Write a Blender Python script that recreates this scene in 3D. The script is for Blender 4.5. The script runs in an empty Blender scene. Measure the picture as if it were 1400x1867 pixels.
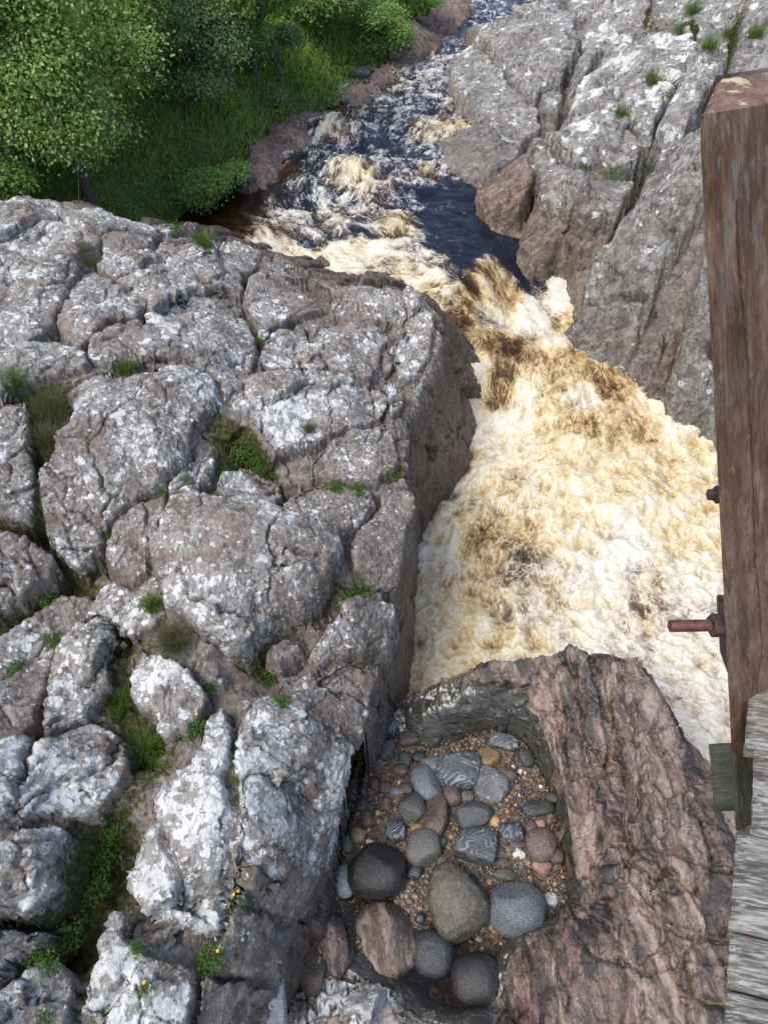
import bpy, math, random, time
import numpy as np
from mathutils import Vector, Matrix
T0 = time.time()
random.seed(7)
RNG = np.random.default_rng(11)
C = bpy.context.scene.collection
scene = bpy.context.scene

# ------------------------------------------------------------------ camera, sky, sun, exposure
PITCH = math.radians(47.0)             # below the horizon, looking along +Y
F = 1348.0; CX = 700.0; CY = 933.5
cam_d = bpy.data.cameras.new('camera'); cam = bpy.data.objects.new('camera', cam_d); C.objects.link(cam)
cam_d.sensor_fit = 'VERTICAL'; cam_d.sensor_height = 36; cam_d.lens = 36 * F / 1867.0
cam_d.clip_start = 0.02; cam_d.clip_end = 1500
cam.location = (0, 0, 0); cam.rotation_euler = (math.pi / 2 - PITCH, 0, 0)
scene.camera = cam
world = bpy.data.worlds.new("World"); scene.world = world; world.use_nodes = True
wn = world.node_tree.nodes; wl = world.node_tree.links
bg = wn['Background']; sky = wn.new('ShaderNodeTexSky'); sky.sky_type = 'NISHITA'; sky.sun_disc = False
SUN_EL, SUN_AZ = 58.0, -130.0           # azimuth from +Y towards +X
sky.sun_elevation = math.radians(SUN_EL); sky.sun_rotation = math.radians(SUN_AZ)
sky.air_density = 1.0; sky.dust_density = 3.0; sky.ozone_density = .8
wl.new(sky.outputs[0], bg.inputs[0]); bg.inputs[1].default_value = 0.13
sun_d = bpy.data.lights.new('sun', 'SUN'); sun_o = bpy.data.objects.new('sun', sun_d); C.objects.link(sun_o)
sun_d.energy = 1.35; sun_d.angle = math.radians(26); sun_d.color = (1.0, 0.96, 0.90)
_el, _az = math.radians(SUN_EL), math.radians(SUN_AZ)
sdir = Vector((math.sin(_az) * math.cos(_el), math.cos(_az) * math.cos(_el), math.sin(_el)))
sun_o.rotation_euler = sdir.to_track_quat('Z', 'Y').to_euler()
vs = scene.view_settings; vs.view_transform = 'Standard'; vs.look = 'None'; vs.gamma = 1; vs.use_curve_mapping = False
vs.exposure = 0.90

# ------------------------------------------------------------------ geometry of the view: a pixel of the photograph and a height give a point of the place
cp, sp = math.cos(PITCH), math.sin(PITCH)
def P(px, py, z):
    a = (px - CX) / F; b = (CY - py) / F
    fy = cp + b * sp; dn = sp - b * cp
    t = -z / dn
    return np.array([a * t, fy * t, z])
def PP(lst): return np.array([P(*q) for q in lst])

# ------------------------------------------------------------------ noise in numpy
_perm = RNG.permutation(512).astype(np.int64)
_grad = RNG.normal(size=(512, 3)); _grad /= np.linalg.norm(_grad, axis=1)[:, None]
def _h(i, j, k): return _perm[(_perm[(_perm[i & 511] + j) & 511] + k) & 511]
def perlin(x, y, z=0.0):
    x = np.asarray(x, float); y = np.asarray(y, float); z = np.zeros_like(x) + z
    xi = np.floor(x).astype(np.int64); yi = np.floor(y).astype(np.int64); zi = np.floor(z).astype(np.int64)
    fx = x - xi; fy = y - yi; fz = z - zi
    u = fx**3 * (fx * (fx * 6 - 15) + 10); v = fy**3 * (fy * (fy * 6 - 15) + 10); w = fz**3 * (fz * (fz * 6 - 15) + 10)
    out = np.zeros_like(x)
    for a in (0, 1):
        for b in (0, 1):
            for c in (0, 1):
                g = _grad[_h(xi + a, yi + b, zi + c)]
                d = g[..., 0] * (fx - a) + g[..., 1] * (fy - b) + g[..., 2] * (fz - c)
                out += d * (u if a else 1 - u) * (v if b else 1 - v) * (w if c else 1 - w)
    return out * 1.6
def fbm(x, y, z, o=4, g=0.5, ridged=False):
    s = np.zeros_like(np.asarray(x, float)); a = 1.0
    for i in range(o):
        n = perlin(x * 2**i + 13.7 * i, y * 2**i - 5.1 * i, np.asarray(z) * 2**i + 3.3 * i)
        if ridged: n = 1 - 2 * np.abs(n)
        s += a * n; a *= g
    return s
_r1, _r2, _r3, _r4 = RNG.random(512), RNG.random(512), RNG.random(512), RNG.random(512)
def cells(u, v):
    """broken-rock cells: offset plane of the nearest cell and the gap to the next one"""
    ui = np.floor(u).astype(np.int64); vi = np.floor(v).astype(np.int64)
    f1 = np.full(u.shape, 9.0); f2 = np.full(u.shape, 9.0); pl = np.zeros_like(u)
    for a in (-1, 0, 1):
        for b in (-1, 0, 1):
            h = _h(ui + a, vi + b, 7)
            dx = ui + a + _r1[h] - u; dy = vi + b + _r2[h] - v
            d = np.sqrt(dx * dx + dy * dy)
            q = (_r3[h] - .5) * 1.0 + (-dx) * (_r4[h] - .5) * 1.6 + (-dy) * (_r1[(h * 7) & 511] - .5) * 1.6
            m = d < f1
            f2 = np.where(m, f1, np.minimum(f2, d)); pl = np.where(m, q, pl); f1 = np.where(m, d, f1)
    return pl, f2 - f1
def sstep(a, b, x):
    t = np.clip((x - a) / (b - a), 0, 1); return t * t * (3 - 2 * t)

# ------------------------------------------------------------------ plan tools
def inside(poly, x, y):
    r = np.zeros(x.shape, bool); n = len(poly); j = n - 1
    for i in range(n):
        xi, yi = poly[i][0], poly[i][1]; xj, yj = poly[j][0], poly[j][1]
        if yi != yj:
            c = ((yi > y) != (yj > y)) & (x < (xj - xi) * (y - yi) / (yj - yi) + xi)
            r ^= c
        j = i
    return r
def pdist(poly, x, y, closed=True):
    """distance to a polyline and the height of its nearest point"""
    best = np.full(x.shape, 1e9); zz = np.zeros(x.shape)
    n = len(poly)
    for i in range(n if closed else n - 1):
        a = poly[i]; b = poly[(i + 1) % n]
        ex, ey = b[0] - a[0], b[1] - a[1]; L = ex * ex + ey * ey + 1e-12
        t = np.clip(((x - a[0]) * ex + (y - a[1]) * ey) / L, 0, 1)
        d = np.hypot(x - a[0] - t * ex, y - a[1] - t * ey)
        m = d < best
        best = np.where(m, d, best); zz = np.where(m, a[2] + (b[2] - a[2]) * t, zz)
    return best, zz
def tps(pts, reg=0.02):
    pts = np.asarray(pts, float); n = len(pts)
    d = np.hypot(pts[:, None, 0] - pts[None, :, 0], pts[:, None, 1] - pts[None, :, 1])
    K = d * d * np.log(d + 1e-9); K[range(n), range(n)] = reg
    A = np.zeros((n + 3, n + 3)); A[:n, :n] = K; A[:n, n] = 1; A[:n, n + 1:] = pts[:, :2]; A[n:, :n] = A[:n, n:].T
    s = np.linalg.solve(A, np.concatenate([pts[:, 2], [0, 0, 0]]))
    def f(x, y):
        r = s[n] + s[n + 1] * x + s[n + 2] * y
        for i in range(n):
            q = np.hypot(x - pts[i, 0], y - pts[i, 1]); r = r + s[i] * q * q * np.log(q + 1e-9)
        return r
    return f
def gauss_field(pts, x, y, default, base_w, r=None):
    """weighted blend of spot values (x, y, radius, values...)"""
    nv = len(pts[0]) - 3
    W = np.full(x.shape, base_w); out = [np.full(x.shape, base_w * d) for d in default]
    for p in pts:
        w = np.exp(-((x - p[0])**2 + (y - p[1])**2) / (p[2]**2))
        W += w
        for k in range(nv): out[k] += w * p[3 + k]
    return [o / W for o in out]
def offset_poly(poly, d):
    poly = np.asarray(poly); n = len(poly); area = 0
    for i in range(n):
        a, b = poly[i], poly[(i + 1) % n]; area += a[0] * b[1] - b[0] * a[1]
    sg = 1 if area > 0 else -1
    out = []
    for i in range(n):
        a, b, c = poly[i - 1], poly[i], poly[(i + 1) % n]
        t = (c - a)[:2]; t = t / (np.linalg.norm(t) + 1e-9)
        out.append([b[0] + sg * t[1] * d, b[1] - sg * t[0] * d, b[2]])
    return np.array(out)

# ------------------------------------------------------------------ object helpers
def mesh_np(name, V, Fc, mat=None, attrs=None, smooth=True, colors=None):
    me = bpy.data.meshes.new(name)
    V = np.ascontiguousarray(V, dtype=np.float32); Fc = np.asarray(Fc, dtype=np.int32)
    k = Fc.shape[1]
    me.vertices.add(len(V)); me.vertices.foreach_set('co', V.ravel())
    me.loops.add(Fc.size); me.loops.foreach_set('vertex_index', Fc.ravel())
    me.polygons.add(len(Fc)); me.polygons.foreach_set('loop_start', np.arange(0, Fc.size, k, dtype=np.int32))
    me.update(calc_edges=True)
    me.polygons.foreach_set('use_smooth', np.full(len(Fc), smooth))
    for kk, a in (attrs or {}).items():
        at = me.attributes.new(kk, 'FLOAT', 'POINT'); at.data.foreach_set('value', np.ascontiguousarray(a, dtype=np.float32))
    if colors is not None:
        at = me.attributes.new('tint', 'FLOAT_COLOR', 'POINT')
        cc = np.ones((len(V), 4), np.float32); cc[:, :3] = colors; at.data.foreach_set('color', cc.ravel())
    if mat: me.materials.append(mat)
    return me
def link(name, me, parent=None, **props):
    o = bpy.data.objects.new(name, me); C.objects.link(o)
    if parent is not None: o.parent = parent
    for k, v in props.items(): o[k] = v
    return o
def empty(name, loc=(0, 0, 0), **props):
    o = bpy.data.objects.new(name, None); C.objects.link(o); o.location = loc; o.empty_display_size = .1
    for k, v in props.items(): o[k] = v
    return o

# ------------------------------------------------------------------ material helpers
class NT:
    def __init__(s, name):
        s.m = bpy.data.materials.new(name); s.m.use_nodes = True; s.t = s.m.node_tree
        s.b = s.t.nodes['Principled BSDF']
        s.co = s.n('ShaderNodeTexCoord').outputs['Object']
    def n(s, ty, **k):
        x = s.t.nodes.new(ty)
        for a, b in k.items(): setattr(x, a, b)
        return x
    def inp(s, sock, v):
        if hasattr(v, 'links'): s.t.links.new(v, sock)
        elif isinstance(v, (tuple, list)): sock.default_value = tuple(v) + ((1,) if len(v) == 3 and len(sock.default_value) == 4 else ())
        else: sock.default_value = v
    def math(s, op, a, b=0.0, c=None, clamp=False):
        x = s.n('ShaderNodeMath', operation=op, use_clamp=clamp); s.inp(x.inputs[0], a); s.inp(x.inputs[1], b)
        if c is not None: s.inp(x.inputs[2], c)
        return x.outputs[0]
    def noise(s, scale, detail=4, rough=.55, vec=None, dist=0, out=0, lac=2):
        x = s.n('ShaderNodeTexNoise'); s.inp(x.inputs['Vector'], vec if vec is not None else s.co)
        x.inputs['Scale'].default_value = scale; x.inputs['Detail'].default_value = detail; x.inputs['Roughness'].default_value = rough
        x.inputs['Distortion'].default_value = dist; x.inputs['Lacunarity'].default_value = lac
        return x.outputs[out]
    def vor(s, scale, vec=None, feature='F1', rnd=1.0):
        x = s.n('ShaderNodeTexVoronoi', feature=feature); s.inp(x.inputs['Vector'], vec if vec is not None else s.co)
        x.inputs['Scale'].default_value = scale; x.inputs['Randomness'].default_value = rnd
        return x.outputs
    def ramp(s, f, stops, interp='LINEAR'):
        x = s.n('ShaderNodeValToRGB'); s.inp(x.inputs[0], f); r = x.color_ramp; r.interpolation = interp
        while len(r.elements) > 1: r.elements.remove(r.elements[-1])
        for i, (p, c) in enumerate(stops):
            e = r.elements[0] if i == 0 else r.elements.new(p)
            e.position = p; e.color = (c if isinstance(c, (tuple, list)) else (c, c, c)) [:3] + (1,) if isinstance(c, tuple) else (c, c, c, 1)
        return x.outputs[0]
    def mix(s, f, a, b, mode='MIX'):
        x = s.n('ShaderNodeMix', data_type='RGBA', blend_type=mode); s.inp(x.inputs[0], f); s.inp(x.inputs[6], a); s.inp(x.inputs[7], b)
        return x.outputs[2]
    def mapr(s, v, a, b, c=0.0, d=1.0):
        x = s.n('ShaderNodeMapRange', clamp=True); s.inp(x.inputs[0], v)
        for i, q in zip((1, 2, 3, 4), (a, b, c, d)): s.inp(x.inputs[i], q)
        return x.outputs[0]
    def attr(s, name):
        x = s.n('ShaderNodeAttribute', attribute_name=name); return x
    def vmul(s, v, k):
        x = s.n('ShaderNodeVectorMath', operation='MULTIPLY'); s.inp(x.inputs[0], v); x.inputs[1].default_value = k; return x.outputs[0]
    def warp(s, amt, scale, vec=None):
        nz = s.noise(scale, 2, .5, vec, out=1)
        x = s.n('ShaderNodeVectorMath', operation='MULTIPLY_ADD'); s.inp(x.inputs[0], nz); x.inputs[1].default_value = (amt,) * 3
        s.inp(x.inputs[2], vec if vec is not None else s.co); return x.outputs[0]
    def rot(s, ang, vec=None):
        x = s.n('ShaderNodeMapping'); s.inp(x.inputs[0], vec if vec is not None else s.co); x.inputs['Rotation'].default_value = ang; return x.outputs[0]
    def bump(s, h, strength=.5, dist=.02, normal=None):
        x = s.n('ShaderNodeBump'); x.inputs['Strength'].default_value = strength; x.inputs['Distance'].default_value = dist
        s.inp(x.inputs['Height'], h)
        if normal is not None: s.inp(x.inputs['Normal'], normal)
        return x.outputs[0]
    def fin(s, col, rough, normal=None, spec=.5):
        s.inp(s.b.inputs['Base Color'], col); s.inp(s.b.inputs['Roughness'], rough)
        if normal is not None: s.inp(s.b.inputs['Normal'], normal)
        s.inp(s.b.inputs['Specular IOR Level'], spec)
        return s.m

def rock_material(name, pal, brownc, lich_scale=1.0, k=1.0, vein=0.0, strike=(0, 0, -0.35), gloss=.75):
    """bedrock: mottled stone, grey and white crust lichens by 'lich', bare brown stone by 'brown', water-worn sheen by 'wet', moss by 'moss'"""
    N = NT(name)
    fol = N.vmul(N.rot(strike), (2.6, .55, 1.6))            # grain of the gneiss
    w = N.warp(.10 / k, 5 * k)
    big = N.noise(1.6 * k, 5, .6, w)
    mid = N.noise(9 * k, 6, .65, w)
    fine = N.noise(60 * k, 5, .7)
    base = N.ramp(mid, [(.28, pal[0]), (.45, pal[1]), (.58, pal[2]), (.72, pal[3])])
    base = N.mix(N.mapr(big, .42, .62, 0, .55), base, pal[4])
    grain = N.noise(11 * k, 6, .7, fol, dist=.4)
    base = N.mix(N.mapr(grain, .35, .68, 0, .55), base, N.mix(.6, base, pal[0]))
    br = N.attr('brown').outputs['Fac']
    brn = N.ramp(N.noise(7 * k, 7, .66, fol, dist=.6), [(.28, brownc[0]), (.45, brownc[1]), (.58, brownc[2]), (.72, brownc[3])])
    base = N.mix(br, base, brn)
    # rusty patches
    rust = N.mapr(N.noise(2.3 * k, 6, .6, N.warp(.3, 2)), .60, .70, 0, .42)
    base = N.mix(rust, base, N.ramp(mid, [(.3, (.20, .11, .055)), (.7, (.42, .27, .16))]))
    # black crust
    blk = N.mapr(N.noise(22 * k, 8, .74, w), .52, .58, 0, .9)
    blk = N.math('MULTIPLY', blk, N.mapr(N.noise(3.1 * k, 3, .5), .38, .6, .25, 1))
    base = N.mix(blk, base, (.045, .042, .04))
    li = N.attr('lich').outputs['Fac']
    ls = lich_scale * k
    patch = N.noise(2.2 * k, 4, .6, N.warp(.2, 3))
    dens = N.math('MULTIPLY', li, N.mapr(patch, .37, .60, .30, 1.45))
    # grey lichen film
    gl = N.noise(22 * ls, 7, .68, w)
    gm = N.mapr(N.math('ADD', gl, N.math('MULTIPLY', dens, .24)), .60, .66, 0, .8)
    base = N.mix(gm, base, N.ramp(fine, [(.3, (.27, .27, .262)), (.7, (.49, .487, .475))]))
    # rosettes in two sizes
    wv = N.warp(.035 / ls, 24 * ls, N.warp(.07 / ls, 7 * ls))
    tot = None
    for sc, th in ((6, .40), (15, .42)):
        v = N.vor(sc * ls, wv)
        sep = N.n('ShaderNodeSeparateColor'); N.t.links.new(v['Color'], sep.inputs[0])
        r = N.math('SUBTRACT', N.math('MINIMUM', N.math('MULTIPLY', N.math('MULTIPLY', sep.outputs[0], dens), .70), .40), v['Distance'])
        m = N.mapr(r, .02, .07)
        tot = m if tot is None else N.math('MAXIMUM', tot, m)
    cr = N.mapr(N.math('ADD', N.noise(10 * ls, 8, .70, wv), N.math('MULTIPLY', dens, .215)), .685, .71)
    tot = N.math('MAXIMUM', tot, cr)
    tot = N.math('MULTIPLY', tot, N.mapr(N.noise(75 * ls, 3, .6), .30, .40, .35, 1))
    wc = N.ramp(N.noise(8 * ls, 3), [(.35, (.58, .59, .58)), (.6, (.74, .75, .74))])
    base = N.mix(tot, base, wc)
    if vein > 0:
        vv = N.noise(1.7 * k, 6, .58, N.vmul(N.rot((.3, .2, strike[2])), (2.4, .7, 1.3)), dist=1.3)
        vn = N.mapr(N.math('ABSOLUTE', N.math('SUBTRACT', vv, .5)), .0, .006, vein, 0)
        vn = N.math('MULTIPLY', vn, N.mapr(N.noise(3, 2), .42, .6))
        base = N.mix(vn, base, (.55, .50, .45))
        ck = N.vor(7 * k, N.warp(.12, 9), 'DISTANCE_TO_EDGE')['Distance']
        ckm = N.math('MULTIPLY', N.mapr(ck, 0, .035, .75, 0), N.mapr(N.noise(5, 3), .45, .58))
        base = N.mix(ckm, base, (.04, .03, .026))
    if vein > .5:
        sch = N.noise(2.2, 7, .60, N.vmul(N.warp(.25, 2.5, N.rot(strike)), (2.6, .42, 1.2)), dist=.8)
        base = N.mix(N.mapr(sch, .52, .57, 0, .88), base, (.030, .025, .024))
        base = N.mix(N.mapr(sch, .47, .39, 0, .7), base, (.38, .30, .25))
        wide = N.math('ABSOLUTE', N.math('SUBTRACT', N.noise(1.3, 7, .62, N.warp(.2, 3), dist=.5), .5))
        base = N.mix(N.mapr(wide, 0, .010, .85, 0), base, (.022, .018, .016))
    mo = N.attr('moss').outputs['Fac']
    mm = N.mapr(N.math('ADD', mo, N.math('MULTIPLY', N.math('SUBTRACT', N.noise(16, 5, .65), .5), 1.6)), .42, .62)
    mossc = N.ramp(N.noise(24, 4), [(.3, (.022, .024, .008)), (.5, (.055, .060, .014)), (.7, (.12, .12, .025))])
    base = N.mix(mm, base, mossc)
    wet = N.attr('wet').outputs['Fac']
    base = N.mix(N.math('MULTIPLY', wet, .45), base, N.mix(1.0, base, (.35, .33, .32), 'MULTIPLY'))
    h = N.math('ADD', N.math('MULTIPLY', mid, 1.0), N.math('MULTIPLY', fine, .35))
    h = N.math('ADD', h, N.math('MULTIPLY', grain, 1.1))
    h = N.math('ADD', h, N.math('MULTIPLY', tot, .25))
    nm = N.bump(h, .85 if vein < .5 else .48, .035 / k)
    rough = N.mapr(N.math('ADD', N.math('ADD', wet, .28 if vein > .5 else 0.0), N.math('MULTIPLY', N.math('SUBTRACT', mid, .5), .7)), 0, .7, .88, .20)
    return N.fin(base, rough, nm, .55 if vein > .5 else .4)

GREY = [(.052, .045, .040), (.150, .130, .115), (.30, .275, .255), (.47, .455, .435), (.33, .26, .22)]
BROWN = [(.040, .027, .021), (.105, .071, .056), (.19, .138, .112), (.31, .25, .215)]
POTB = [(.028, .019, .015), (.098, .063, .048), (.20, .132, .104), (.37, .29, .245)]
M_left = rock_material('lichen_bedrock', GREY, BROWN, 1.0, 1.0, strike=(0, 0, -.4))
M_right = rock_material('riverside_bedrock', [(.075, .073, .07), (.18, .177, .17), (.31, .305, .295), (.46, .46, .455), (.29, .265, .24)],
                        [(.05, .032, .022), (.15, .10, .07), (.30, .22, .17), (.42, .34, .28)], .62, .6, vein=.3, strike=(0, 0, .9))
M_pot = rock_material('water_worn_bedrock', [(.05, .035, .028), (.13, .085, .068), (.24, .165, .135), (.37, .29, .25), (.26, .17, .13)], POTB, 1.0, 1.15, vein=.8, strike=(0, 0, -.15))
M_bank = rock_material('pink_bank_bedrock', [(.13, .09, .075), (.22, .16, .14), (.33, .26, .23), (.42, .35, .32), (.30, .21, .18)],
                       [(.10, .06, .05), (.19, .125, .105), (.30, .215, .19), (.40, .31, .28)], .6, .5, strike=(0, 0, -.8))

# ------------------------------------------------------------------ rock outcrops: one height map each, parted along the joints traced from the photograph
SURF = {}; MOSS = {}
def outcrop(key, name, rim, toe, inner, blocks, res, mat, props, fold_dir, spots, depth=.30, bevel=.16, kdet=1.0,
            hole=None, floor=None, default=(.5, 0, 0, 0), lump=.05, floorz=None, warp=.045, defbrown_wall=.85, pool=None, fr=1.0, grooves=(), deeps=(), flatb=1.0, wexp=.85):
    rim = np.asarray(rim); toe = np.asarray(toe)
    x0, y0 = toe[:, 0].min() - .02, toe[:, 1].min() - .02; x1, y1 = toe[:, 0].max() + .02, toe[:, 1].max() + .02
    nx, ny = int((x1 - x0) / res) + 1, int((y1 - y0) / res) + 1
    gx, gy = np.meshgrid(x0 + np.arange(nx) * res, y0 + np.arange(ny) * res)
    keep = inside(toe, gx, gy)
    # only where there is rock and the picture can come near
    x = gx[keep]; y = gy[keep]
    base = tps([tuple(r) for r in rim] + [tuple(r) for r in inner])
    wx = x + warp * fbm(x * 3, y * 3, 1.5, 6, .62); wy = y + warp * fbm(x * 3, y * 3, 8.5, 6, .62)
    zb = base(x, y)
    inr = inside(rim, wx, wy)
    dr, zr = pdist(rim, wx, wy); dt, zt = pdist(toe, x, y)
    t = np.where(inr, 0, dr / (dr + dt + 1e-6))
    zout = zr + (zt - zr) * np.clip(t, 0, 1)**wexp
    z = np.where(inr, zb, zout)
    ids = np.zeros(x.shape, int)
    # blocks
    dfield = depth * (.25 + 1.3 * np.clip(.5 + .6 * perlin(x * 1.1, y * 1.1, 3.3), 0, 1))
    for dq in deeps:
        w_ = P(*dq[:3]); dfield = dfield + dq[4] * np.exp(-((x - w_[0])**2 + (y - w_[1])**2) / dq[3]**2)
    prof = -dfield.copy()
    edge = np.zeros(x.shape)
    rr = np.random.default_rng(5)
    tagb = []
    for bi, b in enumerate(blocks):
        opts = {}
        if isinstance(b, tuple): b, opts = b
        zref = opts.get('z')
        poly = []
        for q in b:
            if zref is None:
                zz = opts.get('z0', -5.0)
                for _ in range(12):
                    w_ = P(q[0], q[1], zz); zz = zz * .4 + .6 * float(np.clip(base(w_[0], w_[1]), -9, -2.2))
                poly.append(P(q[0], q[1], zz))
            else: poly.append(P(q[0], q[1], zref))
        poly = np.array(poly)
        bx0, by0 = poly[:, 0].min() - .2, poly[:, 1].min() - .2; bx1, by1 = poly[:, 0].max() + .2, poly[:, 1].max() + .2
        m = np.nonzero((wx > bx0) & (wx < bx1) & (wy > by0) & (wy < by1))[0]
        mm = inside(poly, wx[m], wy[m]); m = m[mm]
        if len(m) < 20: continue
        ids[m] = bi + 1
        d, _ = pdist(poly, wx[m], wy[m])
        size = math.sqrt(max(len(m), 1)) * res
        bv = opts.get('bevel', bevel) * min(1.2, .5 + size * .5)
        cx, cy = x[m].mean(), y[m].mean()
        dpt = dfield[m]
        q_ = np.clip(d / bv, 0, 1); dome = np.where(q_ < .8, q_ * 1.12, .896 + .104 * (1 - (1 - np.clip((q_ - .8) / .2, 0, 1))**2))
        h = -dpt * (1 - dome) + opts.get('up', 0)
        dm = opts.get('dome', .10) * size * .14
        h += dm * (1 - np.exp(-(d / (size * .22))**2))
        tx, ty = opts.get('tilt', (rr.uniform(-.10, .10), rr.uniform(-.10, .10)))
        h += tx * (x[m] - cx) + ty * (y[m] - cy)
        # chipped planes
        for q in range(5 if hole is None else 0):
            a = rr.uniform(0, 2 * math.pi); off = rr.uniform(.02, .40) * size; sl = rr.uniform(.08, .55) * (.4 + off / size * 2) * flatb
            pl = dm + opts.get('up', 0) - sl * ((x[m] - cx) * math.cos(a) + (y[m] - cy) * math.sin(a) - off)
            h = np.minimum(h, np.maximum(pl, -dpt + .5 * h))
        prof[m] = h; edge[m] = d / bv
    inz = sstep(.9, .0, t) if True else 1
    if hole is not None:
        hole = np.asarray(hole); flo = np.asarray(floor); pc = P(810, 1780, -8.5); pc2 = P(665, 1655, -8.5)
        ih = inside(hole, x + .4 * (wx - x), y + .4 * (wy - y)); ifl = inside(flo, x, y)
        dh, zh = pdist(hole, x, y); df, zf = pdist(flo, x, y)
        zf = -8.35 - .30 * np.exp(-((x - pc[0])**2 / .35 + (y - pc[1])**2 / .14)) - .16 * np.exp(-((x - pc2[0])**2 / .06 + (y - pc2[1])**2 / .04))
        th = np.clip(dh / (dh + df + 1e-6), 0, 1)
        zh_ = (zh - np.where(y > 3.3, .12, .07)) + (zf - zh + np.where(y > 3.3, .12, .07)) * th**1.5
        ring = ih & ~ifl
        z = np.where(ring, zh_, z); z = np.where(ifl, zf, z)
        ids = np.where(ring, len(blocks) + 1, ids); ids = np.where(ifl, len(blocks) + 2, ids)
        prof = np.where(ring | ifl, 0, prof)
        edge = np.where(ring | ifl, 1, edge)
        near = (~ih) & inr
        lipw = np.where(y > 3.3, .24, .13); lipd = np.where(y > 3.3, .12, .07)
        z = np.where(near, z - lipd * np.exp(-(dh / lipw)**1.3), z); ids = np.where(near & (dh < .03 + .17 * sstep(3.3, 3.9, y) * sstep(2.1, 1.2, x)), len(blocks) + 1, ids)
        roundk = np.clip(dh / .22, 0, 1)
        prof = np.where(near, prof * roundk, prof)
    wall = (~inr)
    if hole is not None: wall &= ~ih
    ids = np.where(wall & (ids == 0), 0, ids)
    w_in = np.where(inr, 1.0, 1 - t)
    z = z + np.where(wall, -.5 * depth * np.clip(t * 3, 0, 1) * (prof > -depth + 1e-6) * 0, 0) + prof * w_in * (1 if hole is None else 1)
    # joint set inside the blocks: broken cells with the grain of the stone
    ca, sa = math.cos(fold_dir), math.sin(fold_dir)
    u = (x * ca + y * sa) + .55 * z; v = (-x * sa + y * ca) + .35 * z       # u across, v along the strike
    u = u + .07 * fbm(x * 3, y * 3, z * 3, 4); v = v + .09 * fbm(x * 3 + 9, y * 3, z * 3, 4)
    smoothm = np.ones_like(x)
    sp = gauss_field(spots, x, y, default + (1.0,), .06)     # lich, brown, wet, moss, rough
    rgh = sp[4]
    if hole is not None: rgh = np.where(ih, .08, rgh)
    d1, e1 = cells(u * 2.6 * fr, v * 1.2 * fr); d2, e2 = cells(u * 7.5 * fr + 31, v * 3.6 * fr); d3, e3 = cells(u * 22 * fr, v * 12 * fr + 17)
    crack1 = -np.clip(1 - e1 / .055, 0, 1) * .10; crack2 = -np.clip(1 - e2 / .09, 0, 1) * .035
    disp = (d1 * .17 + crack1) + (d2 * .042 + crack2) + d3 * .010
    gate = .35 + .65 * sstep(-.25, .3, fbm(x * 1.3, y * 1.3, 4.2, 2))
    disp = disp * gate * rgh
    disp += lump * fbm(x * 1.5, y * 1.5, z * 1.5, 4, .5)
    disp += (.009 * fbm(u * 9, v * 4, z * 6, 4, .6, True) + .006 * fbm(x * 45, y * 45, z * 30, 2)) * (.25 + .75 * rgh)
    disp *= kdet
    for gp, gw, gd in grooves:
        gd_, _ = pdist(np.array([P(*q) for q in gp]), wx + .02 * fbm(x * 12, y * 12, 0, 3), wy, False); disp -= gd * np.exp(-(gd_ / gw)**2)
    # normals of the plain shape
    Z = np.full(gx.shape, np.nan); Z[keep] = z
    fillz = np.nanmin(Z); Zs = np.where(np.isnan(Z), fillz, Z)
    for _ in range(2): Zs[1:-1, 1:-1] = (Zs[:-2, 1:-1] + Zs[2:, 1:-1] + Zs[1:-1, :-2] + Zs[1:-1, 2:] + 2 * Zs[1:-1, 1:-1]) / 6
    gyy, gxx = np.gradient(Zs, res)
    nx_, ny_ = -gxx[keep], -gyy[keep]; nl = np.sqrt(nx_**2 + ny_**2 + 1); nx_ /= nl; ny_ /= nl; nz_ = 1 / nl
    disp = disp * (1 - .6 * np.clip((1 - nz_) * 2 - .8, 0, 1))
    X = x + nx_ * disp * .9; Y = y + ny_ * disp * .9; ZZ = z + disp * (nz_ * .75 + .25)
    Zf = np.full(gx.shape, -20.0); Zf[keep] = ZZ
    SURF[key] = (x0, y0, res, Zf)
    # attributes
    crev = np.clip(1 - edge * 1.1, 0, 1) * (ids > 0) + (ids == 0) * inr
    steep = np.clip((1 - nz_) * 2.2 - .35, 0, 1)
    lich = np.clip(sp[0] * (1 - .25 * steep), 0, 1.5); brown = np.clip(sp[1] + .12 * steep, 0, 1); wet = np.clip(sp[2] + .75 * np.clip(t * 1.6 - .3, 0, 1) * wall, 0, 1)
    wb = np.clip(t * 5 - .15, 0, 1) * wall * defbrown_wall
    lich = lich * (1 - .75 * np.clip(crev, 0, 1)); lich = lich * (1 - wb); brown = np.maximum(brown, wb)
    if hole is not None:
        lich = np.where(ih, 0, lich)
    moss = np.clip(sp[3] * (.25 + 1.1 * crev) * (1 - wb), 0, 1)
    MOSS[key] = (X, Y, ZZ, moss)
    # faces
    idx = np.full(gx.shape, -1, np.int64); idx[keep] = np.arange(len(x))
    a = idx[:-1, :-1]; b = idx[:-1, 1:]; c = idx[1:, 1:]; d = idx[1:, :-1]
    ok = (a >= 0) & (b >= 0) & (c >= 0) & (d >= 0)
    Q = np.stack([a[ok], b[ok], c[ok], d[ok]], 1); qid = ids[Q[:, 0]]
    V = np.stack([X, Y, ZZ], 1)
    root = empty(name, (0, 0, 0), **props)
    dark = None
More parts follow.
